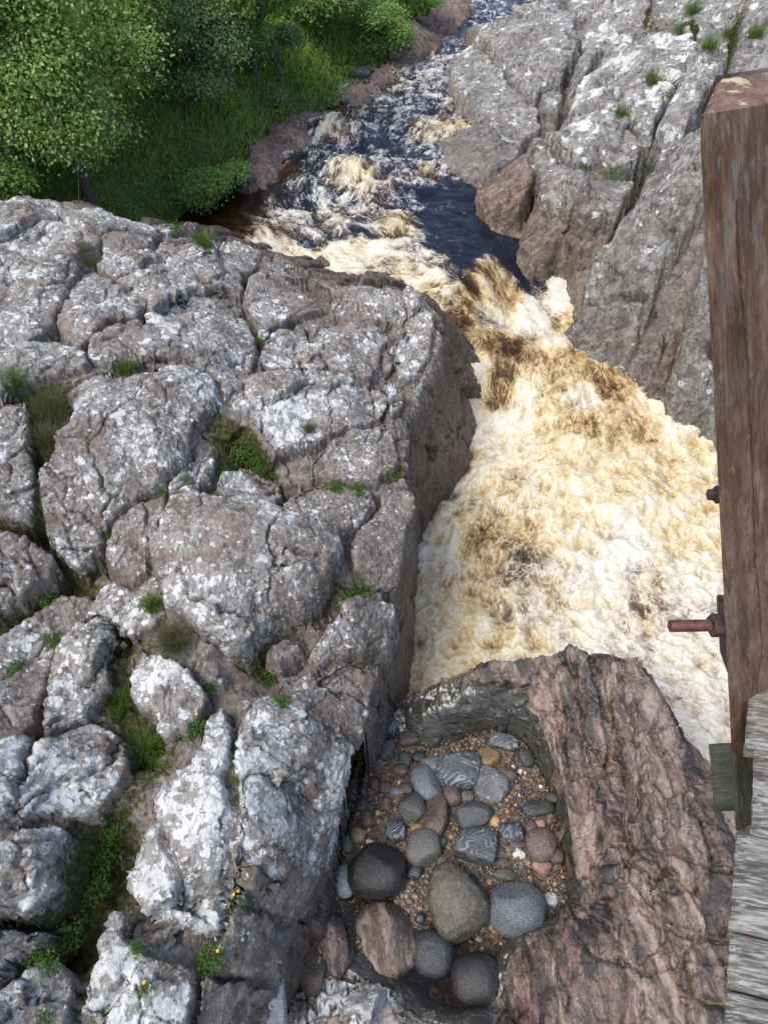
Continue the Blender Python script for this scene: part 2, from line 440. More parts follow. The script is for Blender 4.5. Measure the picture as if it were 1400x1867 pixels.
    for k_ in range(0, len(blocks) + 3):
        f = Q[qid == k_]
        if len(f) < 4: continue
        un, inv = np.unique(f, return_inverse=True)
        nm = 'rock_block'
        extra = {}
        if k_ == 0: nm = 'joint_filling' if hole is None else 'bedrock_flank'
        elif k_ == len(blocks) + 1: nm = 'pothole_wall'; extra['label'] = 'polished dark banded wall of the pothole'
        elif k_ == len(blocks) + 2: nm = 'pothole_floor'
        else:
            bb = blocks[k_ - 1]
            if isinstance(bb, tuple) and 'label' in bb[1]: extra['label'] = bb[1]['label']
            if isinstance(bb, tuple): 
                o_ = bb[1]
                if 'lich' in o_: lich[un] = lich[un] * .25 + o_['lich'] * .75
                if 'brown' in o_: brown[un] = brown[un] * .2 + o_['brown'] * .8
                if 'wet' in o_: wet[un] = o_['wet']
        mt = mat
        if k_ == len(blocks) + 1: mt = M_dark
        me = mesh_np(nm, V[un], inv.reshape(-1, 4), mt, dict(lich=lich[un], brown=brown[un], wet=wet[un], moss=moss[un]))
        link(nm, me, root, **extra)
    print(key, len(x), 'verts', round(time.time() - T0, 1))
    return root
def surf_hit(keys, px, py, z0=-2.0):
    """first point below the line of sight through a pixel, and its height"""
    z = z0; best = None
    while z > -9.4:
        p = P(px, py, z)
        for k in keys:
            x0, y0, res, Z = SURF[k]
            i = int(round((p[1] - y0) / res)); j = int(round((p[0] - x0) / res))
            if 0 <= i < Z.shape[0] and 0 <= j < Z.shape[1] and Z[i, j] >= z: return p
        z -= .012
    return None
def surf_z(keys, x, y):
    r = np.full(np.shape(x), -20.0)
    for k in keys:
        x0, y0, res, Z = SURF[k]
        i = np.round((y - y0) / res).astype(int); j = np.round((x - x0) / res).astype(int)
        ok = (i >= 0) & (i < Z.shape[0]) & (j >= 0) & (j < Z.shape[1])
        r = np.where(ok, np.maximum(r, Z[np.clip(i, 0, Z.shape[0] - 1), np.clip(j, 0, Z.shape[1] - 1)]), r)
    return r

def dark_wall_material():
    N = NT('polished_banded_rock')
    w = N.warp(.35, 2.2)
    b = N.noise(5, 6, .55, N.vmul(w, (1, 1, 3.0)), dist=1.0)
    c = N.ramp(b, [(.30, (.016, .017, .015)), (.45, (.034, .036, .032)), (.50, (.085, .082, .072)), (.53, (.03, .032, .028)), (.62, (.06, .055, .047)), (.645, (.24, .23, .20)), (.67, (.035, .032, .028))])
    nm = N.bump(b, .4, .02)
    return N.fin(c, .24, nm, .5)
M_dark = dark_wall_material()

def sx(lst, r=None):
    """spots given by pixel and height -> plan"""
    out = []
    for q in lst:
        w = P(q[0], q[1], q[2]); out.append((w[0], w[1]) + tuple(q[3:]))
    return out

# ---- the left outcrop
L_rim_img = [(0, 357, -4.6), (90, 357, -4.65), (160, 384, -4.8), (225, 397, -5.0), (300, 415, -5.2), (390, 434, -5.4), (440, 442, -5.5), (474, 458, -5.6),
             (512, 492, -5.8), (565, 508, -5.9), (600, 530, -5.9), (645, 517, -5.8), (701, 512, -5.8), (749, 524, -5.8), (778, 550, -5.85), (797, 580, -5.95),
             (797, 610, -6.05), (788, 650, -6.15), (762, 690, -6.2), (738, 745, -6.2), (735, 790, -6.15), (742, 850, -6.2), (745, 910, -6.3), (738, 980, -6.4),
             (717, 1060, -6.55), (705, 1120, -6.7), (695, 1190, -6.85), (681, 1260, -7.0), (662, 1330, -7.1), (645, 1400, -7.15), (622, 1470, -7.25), (596, 1545, -7.35),
             (560, 1650, -7.4), (530, 1715, -7.4), (505, 1790, -7.3), (470, 1880, -7.2), (420, 2060, -7.1), (60, 2200, -6.2)]
L_rim = [P(*q) for q in L_rim_img] + [np.array([-3.6, 0.2, -5.0]), np.array([-5.5, 3.0, -4.6]), np.array([-6.6, 7.0, -4.3]), np.array([-6.4, 9.6, -4.4])]
L_toe_img = [(805, 560, -7.2), (830, 610, -7.4), (884, 668, -7.75), (908, 722, -8.1), (888, 768, -8.35), (872, 818, -8.45), (848, 872, -8.5), (798, 935, -8.6),
             (772, 990, -8.8), (768, 1040, -8.9), (760, 1120, -8.95), (752, 1200, -8.95), (738, 1290, -8.9), (716, 1335, -8.7), (686, 1400, -8.55), (652, 1470, -8.5),
             (632, 1550, -8.5), (612, 1640, -8.5), (600, 1720, -8.4), (560, 1790, -8.3), (520, 1880, -8.2), (480, 2080, -8.2)]
_lt = [P(*q) for q in L_toe_img]
L_toe = [np.array([-7.5, 11.2, -7.2]), P(0, 340, -6.0) + (0, .9, -.8), P(90, 340, -6.0) + (0, .5, -.8), P(225, 380, -6.2) + (0, .2, -.6), P(300, 400, -6.4) + (.1, .1, -.4), P(400, 418, -6.6),
         P(478, 440, -6.8), P(520, 470, -6.9), P(620, 500, -7.1), P(700, 498, -7.2), P(765, 512, -7.2)] + _lt + [np.array([-1.0, -.6, -8.2]), np.array([-5.0, -1.2, -8]), np.array([-7.5, 3, -7.5])]
L_inner = PP([(100, 470, -4.75), (60, 560, -4.8), (200, 560, -5.0), (300, 480, -5.2), (380, 600, -5.3), (420, 480, -5.45), (520, 560, -5.75), (620, 630, -5.85), (700, 600, -5.9),
              (560, 740, -5.7), (660, 760, -5.9), (300, 720, -5.1), (200, 820, -5.15), (60, 760, -4.9), (20, 900, -5.1), (100, 950, -5.4), (140, 1030, -5.75), (420, 880, -5.75),
              (600, 880, -5.95), (450, 1000, -5.55), (580, 1000, -5.85), (690, 980, -6.25), (420, 1150, -5.9), (280, 1080, -5.8), (540, 1200, -6.4), (650, 1200, -6.6),
              (150, 1200, -5.9), (40, 1200, -5.85), (300, 1250, -5.95), (220, 1330, -6.1), (120, 1400, -5.85), (400, 1320, -6.15), (600, 1380, -6.8), (480, 1400, -6.25),
              (350, 1500, -6.1), (520, 1550, -6.6), (60, 1580, -5.7), (190, 1580, -6.25), (330, 1650, -6.3), (470, 1700, -6.8), (120, 1750, -6.2), (230, 1780, -6.1), (330, 1830, -6.4), (40, 1840, -6.0)])
L_blocks = [
 [(-60, 352), (0, 355), (90, 357), (160, 384), (185, 420), (172, 455), (120, 462), (60, 465), (15, 488), (-60, 500)],
 ([(-60, 520), (0, 495), (30, 470), (100, 460), (145, 472), (140, 505), (118, 550), (95, 595), (30, 645), (-60, 680)], dict(dome=.2)),
 [(152, 378), (225, 395), (302, 413), (280, 435), (270, 458), (190, 458), (182, 430)],
 [(282, 433), (325, 422), (390, 432), (440, 440), (475, 456), (470, 485), (445, 500), (435, 535), (400, 520), (370, 515), (345, 485), (310, 460), (280, 463)],
 [(187, 463), (270, 461), (310, 463), (345, 489), (370, 518), (320, 545), (280, 555), (240, 535), (215, 513), (190, 495), (175, 480)],
 [(165, 495), (210, 512), (250, 550), (275, 560), (250, 585), (200, 590), (170, 608), (150, 630), (110, 605), (100, 592), (125, 545), (142, 510)],
 ([(280, 557), (320, 547), (370, 520), (430, 540), (450, 567), (470, 620), (468, 668), (440, 698), (410, 720), (380, 668), (310, 650), (272, 650), (250, 620), (268, 587)], dict(dome=.15)),
 [(170, 612), (250, 588), (268, 620), (270, 652), (215, 656), (165, 657), (160, 635)],
 [(-60, 690), (0, 665), (30, 647), (60, 632), (110, 622), (163, 645), (165, 663), (125, 675), (75, 695), (30, 705), (-60, 730)],
 ([(480, 487), (507, 497), (555, 520), (594, 556), (552, 574), (505, 590), (480, 615), (470, 608), (452, 567), (440, 540), (450, 508)], dict(dome=.2)),
 ([(600, 541), (643, 520), (701, 514), (749, 527), (775, 552), (794, 575), (796, 605), (788, 647), (759, 687), (726, 690), (720, 656), (700, 640), (723, 611), (717, 590), (656, 577), (600, 573)], dict(dome=.14, brown=.25, label='block on the corner above the river with a tan broken face')),
 [(566, 589), (640, 581), (715, 594), (720, 612), (695, 640), (690, 665), (680, 690), (640, 688), (600, 670), (575, 640), (560, 610)],
 [(480, 620), (510, 594), (555, 582), (573, 640), (598, 670), (560, 688), (520, 668), (475, 672), (470, 645)],
 ([(474, 677), (540, 667), (620, 682), (690, 702), (708, 720), (700, 762), (645, 773), (590, 798), (530, 813), (500, 833), (465, 790), (440, 750), (400, 740), (430, 710)], dict(dome=.14)),
 [(695, 700), (712, 690), (740, 705), (738, 745), (712, 752), (704, 725)],
 ([(165, 667), (270, 657), (320, 667), (380, 677), (406, 725), (380, 758), (355, 788), (338, 828), (318, 850), (298, 878), (268, 903), (228, 930), (200, 960), (180, 1000), (150, 1033), (100, 1008), (72, 980), (64, 920), (67, 870), (82, 830), (102, 780), (120, 740), (115, 700)], dict(dome=.17, lich=.55, brown=.25)),
 [(-60, 735), (0, 712), (50, 728), (57, 800), (60, 860), (55, 960), (20, 950), (-60, 925)],
 [(-60, 945), (0, 957), (40, 970), (60, 987), (98, 1020), (95, 1058), (60, 1078), (30, 1100), (-60, 1120)],
 ([(395, 857), (450, 848), (505, 857), (522, 878), (505, 916), (480, 928), (440, 920), (410, 900), (388, 888)], dict(dome=.3)),
 [(302, 880), (335, 832), (390, 807), (396, 835), (383, 870), (363, 888), (325, 898), (302, 910)],
 ([(310, 917), (360, 900), (425, 917), (500, 937), (565, 950), (618, 972), (630, 1000), (603, 1050), (558, 1103), (500, 1148), (445, 1188), (425, 1178), (370, 1150), (312, 1110), (302, 1070), (276, 1040)], dict(dome=.16, up=.14, depth=.4, lich=.55, label='big rounded block in the middle with scattered round white lichens')),
 [(210, 960), (265, 907), (300, 903), (305, 922), (272, 1038), (240, 1058), (205, 1038), (192, 1010)],
 ([(560, 832), (600, 802), (650, 780), (703, 772), (723, 800), (732, 850), (690, 882), (640, 878), (600, 870), (560, 868)], dict(dome=.12, lich=.4)),
 ([(512, 915), (537, 874), (600, 880), (640, 887), (686, 892), (688, 920), (650, 958), (625, 963), (565, 943)], dict(lich=.35)),
 ([(692, 890), (736, 862), (750, 900), (750, 960), (735, 1010), (725, 1078), (690, 1083), (650, 1040), (640, 1000), (650, 967), (687, 925)], dict(lich=.25, brown=.35)),
 [(490, 1167), (548, 1160), (552, 1183), (510, 1212), (482, 1198)],
 ([(560, 1187), (605, 1112), (640, 1087), (720, 1092), (710, 1188), (660, 1190), (610, 1198), (572, 1208)], dict(lich=.5, brown=.35)),
 ([(502, 1230), (560, 1215), (610, 1205), (660, 1197), (708, 1200), (690, 1280), (660, 1340), (600, 1328), (540, 1298), (492, 1263)], dict(lich=.35, brown=.55)),
 [(107, 1160), (140, 1132), (180, 1142), (213, 1175), (206, 1225), (188, 1258), (160, 1308), (120, 1328), (80, 1338), (72, 1308), (87, 1240)],
 [(227, 1187), (250, 1162), (310, 1197), (358, 1235), (383, 1270), (368, 1308), (340, 1336), (300, 1333), (262, 1300), (237, 1260), (227, 1220)],
 ([(197, 1052), (240, 1064), (273, 1047), (298, 1075), (308, 1113), (280, 1148), (240, 1163), (215, 1158), (182, 1130), (152, 1118), (172, 1080)], dict(brown=.2)),
 [(82, 1347), (120, 1337), (165, 1312), (213, 1322), (232, 1360), (227, 1418), (198, 1468), (180, 1496), (120, 1486), (60, 1486), (22, 1515), (32, 1440), (57, 1390)],
 [(-80, 1540), (0, 1524), (30, 1504), (90, 1497), (122, 1510), (112, 1545), (94, 1580), (116, 1610), (88, 1658), (50, 1682), (-80, 1680)],
 [(-80, 1700), (0, 1684), (50, 1692), (88, 1684), (92, 1713), (60, 1738), (30, 1765), (-80, 1830)],
 ([(388, 1300), (345, 1387), (300, 1402), (272, 1465), (277, 1500), (243, 1560), (229, 1620), (262, 1650), (292, 1680), (322, 1698), (398, 1703), (413, 1660), (427, 1550), (422, 1475), (412, 1405), (427, 1325), (410, 1290)], dict(dome=.12, lich=.95)),
 ([(440, 1270), (490, 1264), (560, 1302), (618, 1332), (650, 1360), (625, 1448), (597, 1535), (580, 1590), (500, 1600), (434, 1560), (434, 1450), (422, 1400), (432, 1330)], dict(dome=.10, lich=.8)),
 ([(434, 1568), (500, 1608), (578, 1598), (560, 1640), (530, 1708), (500, 1778), (450, 1788), (387, 1783), (364, 1750), (410, 1708), (430, 1640)], dict(lich=.25, brown=.15)),
 [(172, 1720), (200, 1662), (228, 1662), (225, 1700), (260, 1735), (320, 1733), (353, 1755), (350, 1810), (352, 1960), (200, 1960), (140, 1840), (147, 1790)],
 ([(360, 1762), (385, 1788), (450, 1794), (503, 1786), (500, 1810), (470, 1840), (450, 1960), (357, 1960), (355, 1820)], dict(lich=.2)),
 [(-80, 1860), (30, 1782), (70, 1747), (110, 1762), (138, 1790), (128, 1850), (150, 1960), (-80, 1960)],
 ([(-80, 1140), (0, 1130), (50, 1102), (100, 1062), (150, 1062), (163, 1100), (130, 1130), (100, 1158), (83, 1230), (60, 1288), (40, 1328), (-80, 1345)], dict(up=-.12, lich=.45)),
 [(-80, 1360), (45, 1342), (68, 1334), (50, 1390), (25, 1440), (15, 1500), (-80, 1520)],
 ([(505, 489), (560, 497), (602, 517), (614, 545), (597, 556), (560, 519), (522, 502)], dict(up=-.25, lich=0, brown=0, wet=.7, label='smooth grey rock wetted by the river')),
]
L_spots = (lambda l_: [(q[0], q[1], q[2] * (1.25 if q[5 + 1] > .6 else 1)) + q[3:] for q in l_])(sx([ # px py z radius lich brown wet moss rough
 (60, 420, -4.8, .9, .60, .05, 0, .05, 1), (300, 450, -5.2, .9, .62, .05, 0, .05, 1), (70, 560, -4.8, .8, .58, 0, 0, .0, .8), (330, 600, -5.2, .9, .66, .1, 0, .05, 1), (520, 540, -5.7, .6, .42, .15, 0, 0, .8),
 (690, 545, -5.9, .5, .45, .35, 0, 0, .9), (620, 640, -5.9, .6, .62, .05, 0, 0, .9), (560, 740, -5.7, .7, .78, 0, 0, 0, 1), (140, 740, -5.0, .5, .60, .05, 0, .3, 1), (250, 800, -5.15, .5, .62, .15, 0, .05, 1),
 (260, 930, -5.5, .35, .30, .8, 0, .05, 1), (170, 980, -5.6, .35, .30, .85, 0, .1, 1), (640, 820, -6, .5, .35, .25, 0, 0, .9), (600, 900, -5.95, .5, .30, .25, 0, 0, .5),
 (720, 1000, -6.4, .35, .35, .55, .1, 0, 1), (470, 1000, -5.6, .8, .62, 0, 0, 0, .75), (280, 1000, -5.8, .5, .7, .1, 0, .1, 1.1), (600, 1150, -6.4, .4, .55, .35, 0, .05, 1),
 (540, 1270, -6.6, .35, .35, .75, .05, 0, .9), (650, 1260, -6.8, .35, .38, .65, .1, 0, .9), (480, 1360, -6.3, .4, .72, .1, 0, 0, 1), (600, 1450, -7.1, .3, .30, .25, .1, 0, .9),
 (350, 1500, -6.1, .6, 1.15, 0, 0, 0, 1.1), (150, 1250, -6, .6, .72, .1, 0, .1, 1.2), (120, 1400, -5.85, .6, .78, .15, 0, .05, 1), (60, 1600, -5.8, .7, 1.2, 0, 0, .05, 1), (230, 1700, -6.2, .5, 1.1, 0, 0, .1, 1),
 (300, 1830, -6.4, .5, 1.1, 0, 0, .1, 1), (460, 1720, -6.8, .45, .22, 0, 0, 0, .8), (540, 1650, -7.2, .3, .05, .3, .1, 0, .6), (40, 1830, -6.1, .5, .9, 0, 0, .3, 1), (300, 1240, -6, .4, 1.1, 0, 0, .05, 1.1),
 # mossy places
 (10, 430, -4.8, .22, .2, .2, 0, .9, 1), (90, 740, -5.0, .22, .3, .1, 0, .9, 1), (80, 830, -5.1, .16, .3, .1, 0, .95, 1), (445, 815, -5.7, .20, .3, .1, 0, 1, 1), (470, 838, -5.7, .14, .3, 0, 0, 1, 1),
 (120, 1050, -5.8, .26, .35, .3, 0, 1, 1), (90, 1110, -5.85, .24, .4, .2, 0, .8, 1), (40, 1160, -5.9, .2, .4, .2, 0, .7, 1), (215, 1270, -6.1, .18, .3, .1, 0, 1, 1), (250, 1330, -6.15, .22, .2, .1, 0, 1, 1),
 (255, 1390, -6.2, .20, .3, .1, 0, 1, 1), (200, 1510, -6.3, .22, .3, .1, 0, 1, 1), (180, 1590, -6.3, .26, .15, .1, 0, 1, 1), (145, 1650, -6.3, .24, .15, .1, 0, 1, 1), (110, 1720, -6.3, .24, .15, .1, 0, 1, 1),
 (60, 1790, -6.2, .2, .3, .1, 0, .9, 1), (60, 1850, -6.2, .3, .4, .1, 0, .9, 1), (205, 1190, -6, .16, .3, .1, 0, .9, 1), (470, 1220, -6.5, .16, .2, .2, 0, .9, 1), (600, 1080, -6.3, .16, .3, .3, 0, .8, 1),
 (710, 865, -6.2, .14, .3, .1, 0, .8, 1), (280, 1180, -6, .2, .4, .1, 0, .5, 1), (340, 870, -5.6, .14, .4, .1, 0, .5, 1), (180, 450, -5, .2, .4, .1, 0, .5, 1), (130, 520, -5, .18, .4, .2, 0, .5, 1), (520, 1150, -6.1, .18, .3, .3, 0, .8, 1), (560, 1110, -6.2, .15, .3, .3, 0, .8, 1), (30, 1330, -5.9, .3, .4, .1, 0, .8, 1), (20, 1000, -5.6, .25, .4, .2, 0, .8, 1), (300, 1640, -6.3, .12, .5, .1, 0, .8, 1), (370, 1740, -6.4, .15, .5, .1, 0, .7, 1), (380, 750, -5.4, .15, .5, .1, 0, .6, 1)]))
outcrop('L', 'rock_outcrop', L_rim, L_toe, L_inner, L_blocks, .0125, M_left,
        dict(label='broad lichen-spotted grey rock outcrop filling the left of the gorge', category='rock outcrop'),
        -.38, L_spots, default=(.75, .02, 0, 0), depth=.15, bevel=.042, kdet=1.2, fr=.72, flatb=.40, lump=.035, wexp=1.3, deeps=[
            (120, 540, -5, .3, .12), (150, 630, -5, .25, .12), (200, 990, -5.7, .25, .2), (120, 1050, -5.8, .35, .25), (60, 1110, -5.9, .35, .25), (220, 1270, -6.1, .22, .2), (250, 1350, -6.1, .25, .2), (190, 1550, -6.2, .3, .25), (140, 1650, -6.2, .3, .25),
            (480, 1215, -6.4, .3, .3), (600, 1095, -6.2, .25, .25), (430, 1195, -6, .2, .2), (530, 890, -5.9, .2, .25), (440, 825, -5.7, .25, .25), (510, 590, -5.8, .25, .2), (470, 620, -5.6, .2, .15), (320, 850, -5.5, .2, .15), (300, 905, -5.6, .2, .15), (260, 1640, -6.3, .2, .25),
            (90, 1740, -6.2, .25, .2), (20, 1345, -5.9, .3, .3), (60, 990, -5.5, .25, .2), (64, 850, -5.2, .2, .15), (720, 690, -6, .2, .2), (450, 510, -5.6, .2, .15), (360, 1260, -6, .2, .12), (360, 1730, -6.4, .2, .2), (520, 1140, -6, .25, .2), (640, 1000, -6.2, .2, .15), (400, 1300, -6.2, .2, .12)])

# ---- the rock with the pothole
G_crest = [(722, 1272, -8.0), (770, 1250, -7.85), (835, 1222, -7.65), (870, 1205, -7.5), (935, 1200, -7.4), (1000, 1190, -7.3), (1035, 1178, -7.25), (1080, 1186, -7.25), (1165, 1190, -7.25), (1190, 1225, -7.3),
           (1215, 1270, -7.35), (1245, 1330, -7.4), (1290, 1380, -7.4), (1345, 1450, -7.3), (1450, 1560, -7.0)]
G_rim = [P(*q) for q in G_crest] + [np.array([4.5, 1.5, -6.8]), np.array([4.2, -.8, -6.8]), np.array([.5, -1.0, -7.3]), np.array([-1.3, -.3, -7.6]), P(420, 1960, -7.9), P(480, 1850, -7.9), P(560, 1790, -7.95), P(585, 1740, -8.0), P(600, 1660, -8.05), P(610, 1580, -8.25), P(640, 1450, -8.3), P(690, 1310, -8.3)]
_gr = np.array(G_rim)
G_toe = offset_poly(_gr, .38); G_toe[:, 2] = -9.3
# keep the far toe tucked in behind the crest
G_inner = PP([(900, 1240, -7.55), (1040, 1230, -7.35), (1150, 1260, -7.3), (1000, 1300, -7.6), (1080, 1350, -7.5), (1180, 1400, -7.3), (1100, 1480, -7.5), (1250, 1480, -7.3), (1080, 1600, -7.65), (1200, 1650, -7.4), (1320, 1600, -7.2),
              (1020, 1700, -7.85), (1100, 1750, -7.65), (980, 1800, -7.95), (1100, 1850, -7.8), (1250, 1800, -7.5), (1330, 1780, -7.4), (950, 1900, -7.95), (780, 1905, -8.1), (650, 1850, -7.95), (560, 1850, -7.95)])
G_hole = PP([(712, 1290, -8.05), (735, 1274, -7.98), (770, 1266, -7.85), (820, 1272, -7.78), (860, 1285, -7.78), (930, 1296, -7.82), (966, 1320, -7.85), (994, 1365, -7.85), (1020, 1420, -7.85), (1032, 1490, -7.85), (1040, 1560, -7.88), (1045, 1600, -7.9), (1058, 1635, -7.95),
             (1010, 1672, -8.02), (960, 1705, -8.08), (925, 1738, -8.15), (910, 1785, -8.2), (925, 1835, -8.22), (900, 1872, -8.22), (835, 1874, -8.22), (770, 1850, -8.22), (725, 1815, -8.2), (680, 1800, -8.2), (630, 1765, -8.2), (600, 1690, -8.15), (600, 1620, -8.3), (630, 1500, -8.35), (665, 1380, -8.35), (690, 1320, -8.3)])
G_floor = PP([(718, 1345, -8.35), (760, 1362, -8.35), (800, 1366, -8.35), (850, 1345, -8.35), (930, 1335, -8.35), (958, 1352, -8.35), (984, 1395, -8.35), (1012, 1450, -8.35), (1020, 1520, -8.35), (1030, 1580, -8.35), (1038, 1635, -8.35),
              (1000, 1672, -8.38), (950, 1700, -8.42), (900, 1725, -8.5), (880, 1780, -8.6), (880, 1840, -8.6), (800, 1830, -8.6), (770, 1790, -8.6), (700, 1770, -8.55), (650, 1740, -8.5), (620, 1680, -8.45), (618, 1620, -8.4), (640, 1520, -8.35), (670, 1400, -8.35), (695, 1345, -8.35)])
G_blocks = [
 ([(722, 1276), (770, 1252), (835, 1224), (872, 1208), (935, 1203), (985, 1196), (985, 1250), (1010, 1330), (1030, 1420), (1040, 1560), (1000, 1560), (800, 1400), (720, 1330)], dict(dome=.02, tilt=(0, 0), bevel=.06)),
 ([(988, 1196), (1035, 1181), (1080, 1189), (1100, 1250), (1110, 1340), (1120, 1420), (1100, 1500), (1070, 1580), (1044, 1570), (1034, 1440), (1014, 1330), (989, 1250)], dict(dome=.05, tilt=(0, 0), bevel=.07)),
 ([(1084, 1190), (1165, 1192), (1190, 1227), (1215, 1272), (1195, 1330), (1200, 1420), (1190, 1500), (1150, 1560), (1080, 1580), (1105, 1500), (1125, 1420), (1113, 1330), (1103, 1250)], dict(dome=.06, tilt=(0, 0), bevel=.08)),
 ([(1218, 1275), (1247, 1332), (1292, 1382), (1345, 1452), (1360, 1600), (1350, 1700), (1240, 1680), (1160, 1600), (1155, 1562), (1194, 1502), (1204, 1420), (1199, 1330)], dict(dome=.04, tilt=(0, 0), bevel=.08, brown=.5)),
 ([(1066, 1588), (1152, 1568), (1158, 1604), (1238, 1686), (1348, 1708), (1345, 1740), (1250, 1740), (1180, 1760), (1090, 1740), (1060, 1700), (1050, 1640)], dict(dome=.03, tilt=(0, 0), bevel=.06)),
 ([(1046, 1640), (1056, 1702), (1040, 1780), (1020, 1860), (1010, 1980), (880, 1980), (900, 1870), (920, 1840), (912, 1780), (930, 1742), (1000, 1690)], dict(dome=.02, tilt=(0, 0), bevel=.08)),
 ([(1060, 1704), (1090, 1744), (1180, 1764), (1250, 1744), (1255, 1800), (1240, 1870), (1230, 1980), (1014, 1980), (1024, 1860), (1044, 1780)], dict(dome=.04, tilt=(0, 0), bevel=.06)),
 ([(1255, 1744), (1350, 1744), (1360, 1800), (1345, 1830), (1262, 1812)], dict(dome=.1, tilt=(0, 0), bevel=.08)),
 ([(1260, 1818), (1345, 1836), (1480, 1980), (1236, 1980), (1246, 1870)], dict(dome=.06, tilt=(0, 0), bevel=.08)),
 ([(540, 1800), (600, 1780), (690, 1796), (740, 1815), (780, 1850), (840, 1875), (880, 1880), (870, 1990), (520, 1990), (530, 1850)], dict(dome=.05, up=.0, bevel=.1, lich=.95, brown=0, label='pale lichen-crusted hump at the bottom edge')),
]
G_spots = sx([(800, 1270, -7.9, .35, 0, .2, .8, 0, .15), (900, 1240, -7.6, .4, 0, .7, .6, 0, .15), (1050, 1250, -7.4, .3, 0, .6, .4, 0, .6), (1150, 1300, -7.3, .3, .02, .7, .4, 0, .7), (1000, 1380, -7.6, .28, 0, .8, .6, 0, .08),
              (1045, 1470, -7.6, .25, 0, .8, .6, 0, .15), (1130, 1450, -7.4, .35, .02, .45, .3, 0, 1.1), (1250, 1480, -7.3, .35, .02, .8, .3, 0, .8), (1080, 1620, -7.7, .3, 0, .8, .3, 0, .9), (1220, 1620, -7.4, .4, .03, .7, .25, 0, .9),
              (980, 1760, -7.9, .35, 0, .9, .45, 0, .18), (1120, 1800, -7.7, .35, .02, .7, .2, 0, .7), (1300, 1820, -7.5, .2, .1, .3, .3, .55, .6), (640, 1850, -7.8, .4, .9, 0, 0, 0, 1.2), (840, 1890, -7.9, .2, .0, .8, .4, 0, .2), (760, 1850, -7.95, .15, .0, .8, .4, 0, .2)])
outcrop('G', 'pothole_rock', _gr, G_toe, np.vstack([G_inner, G_hole[2:19], G_hole[20:26]]), G_blocks, .0125, M_pot,
        dict(label='reddish-brown water-worn rock ringed around a pothole of boulders', category='rock outcrop'),
        -.12, G_spots, hole=G_hole, floor=G_floor, default=(0, .7, .3, 0), depth=.045, bevel=.06, lump=.05, kdet=1.0, defbrown_wall=.3, fr=1.1, warp=.03, grooves=[
            ([(1075, 1195, -7.3), (1100, 1280, -7.4), (1130, 1380, -7.4), (1125, 1470, -7.45), (1150, 1560, -7.5)], .035, .11), ([(1130, 1230, -7.3), (1160, 1330, -7.35), (1170, 1420, -7.35), (1155, 1500, -7.4)], .03, .09),
            ([(1050, 1220, -7.35), (1062, 1330, -7.5), (1085, 1430, -7.5), (1080, 1520, -7.6)], .02, .05), ([(1060, 1600, -7.7), (1110, 1540, -7.5), (1200, 1560, -7.4), (1300, 1590, -7.3), (1380, 1600, -7.2)], .012, .06),
            ([(1150, 1640, -7.5), (1200, 1680, -7.4), (1260, 1710, -7.4), (1345, 1722, -7.3)], .012, .07), ([(1060, 1620, -7.7), (1120, 1700, -7.6), (1150, 1800, -7.6), (1130, 1900, -7.7)], .012, .04),
            ([(905, 1215, -7.45), (930, 1250, -7.6), (985, 1245, -7.5), (1010, 1290, -7.6)], .010, .035), ([(1200, 1300, -7.35), (1215, 1400, -7.3), (1250, 1480, -7.25), (1330, 1520, -7.2)], .015, .05),
            ([(1010, 1330, -7.65), (1040, 1420, -7.65), (1052, 1520, -7.7), (1075, 1590, -7.75)], .012, -.018), ([(880, 1230, -7.5), (960, 1240, -7.55), (1030, 1300, -7.6), (1050, 1380, -7.6)], .03, -.04)])

# ---- the right bank
R_rim_img = [(852, 40, -5.9), (818, 125, -5.95), (836, 200, -6.05), (790, 270, -6.25), (800, 305, -6.3), (846, 330, -6.3), (858, 385, -6.4), (885, 410, -6.4), (940, 418, -6.4), (945, 458, -6.45), (972, 473, -6.5),
             (1045, 458, -6.5), (1058, 520, -6.6), (1062, 560, -6.7), (1100, 578, -6.7), (1150, 600, -6.9), (1160, 665, -7.4), (1210, 700, -7.5), (1300, 755, -7.7), (1420, 800, -7.6)]
R_rim = [P(*q) for q in R_rim_img] + [np.array([7.5, 5.0, -5.5]), np.array([13, 10, -2.5]), np.array([17, 18, -2.0]), P(1500, -90, -3.6), P(1300, -80, -4.6), P(1100, -60, -5.3), P(960, 0, -5.8)]
_rr = np.array(R_rim); R_toe = offset_poly(_rr, .35); R_toe[:, 2] = np.minimum(R_toe[:, 2] - 1.2, -7.2)
R_toe[14:20, 2] = -8.9
R_inner = PP([(900, 100, -5.55), (960, 60, -5.5), (1000, 120, -5.4), (940, 180, -5.85), (1050, 30, -5.4), (1150, 60, -5.0), (1250, 50, -4.5), (1350, 40, -4.2), (1400, 100, -4.1), (1120, 140, -5.1), (1220, 120, -4.7), (1300, 130, -4.6), (1260, 210, -4.9),
              (1080, 240, -5.35), (1000, 230, -5.7), (880, 260, -6.0), (930, 330, -6.0), (900, 380, -6.1), (1080, 320, -5.75), (1050, 370, -5.8), (1040, 430, -6.1), (1150, 330, -5.7), (1240, 300, -5.3), (1200, 420, -5.4), (1280, 400, -5.2), (1400, 400, -4.9),
              (1130, 500, -5.8), (1200, 540, -6.1), (1300, 520, -5.9), (1250, 600, -6.5), (1300, 680, -6.9), (1200, 650, -7.0), (1450, 600, -6.2)])
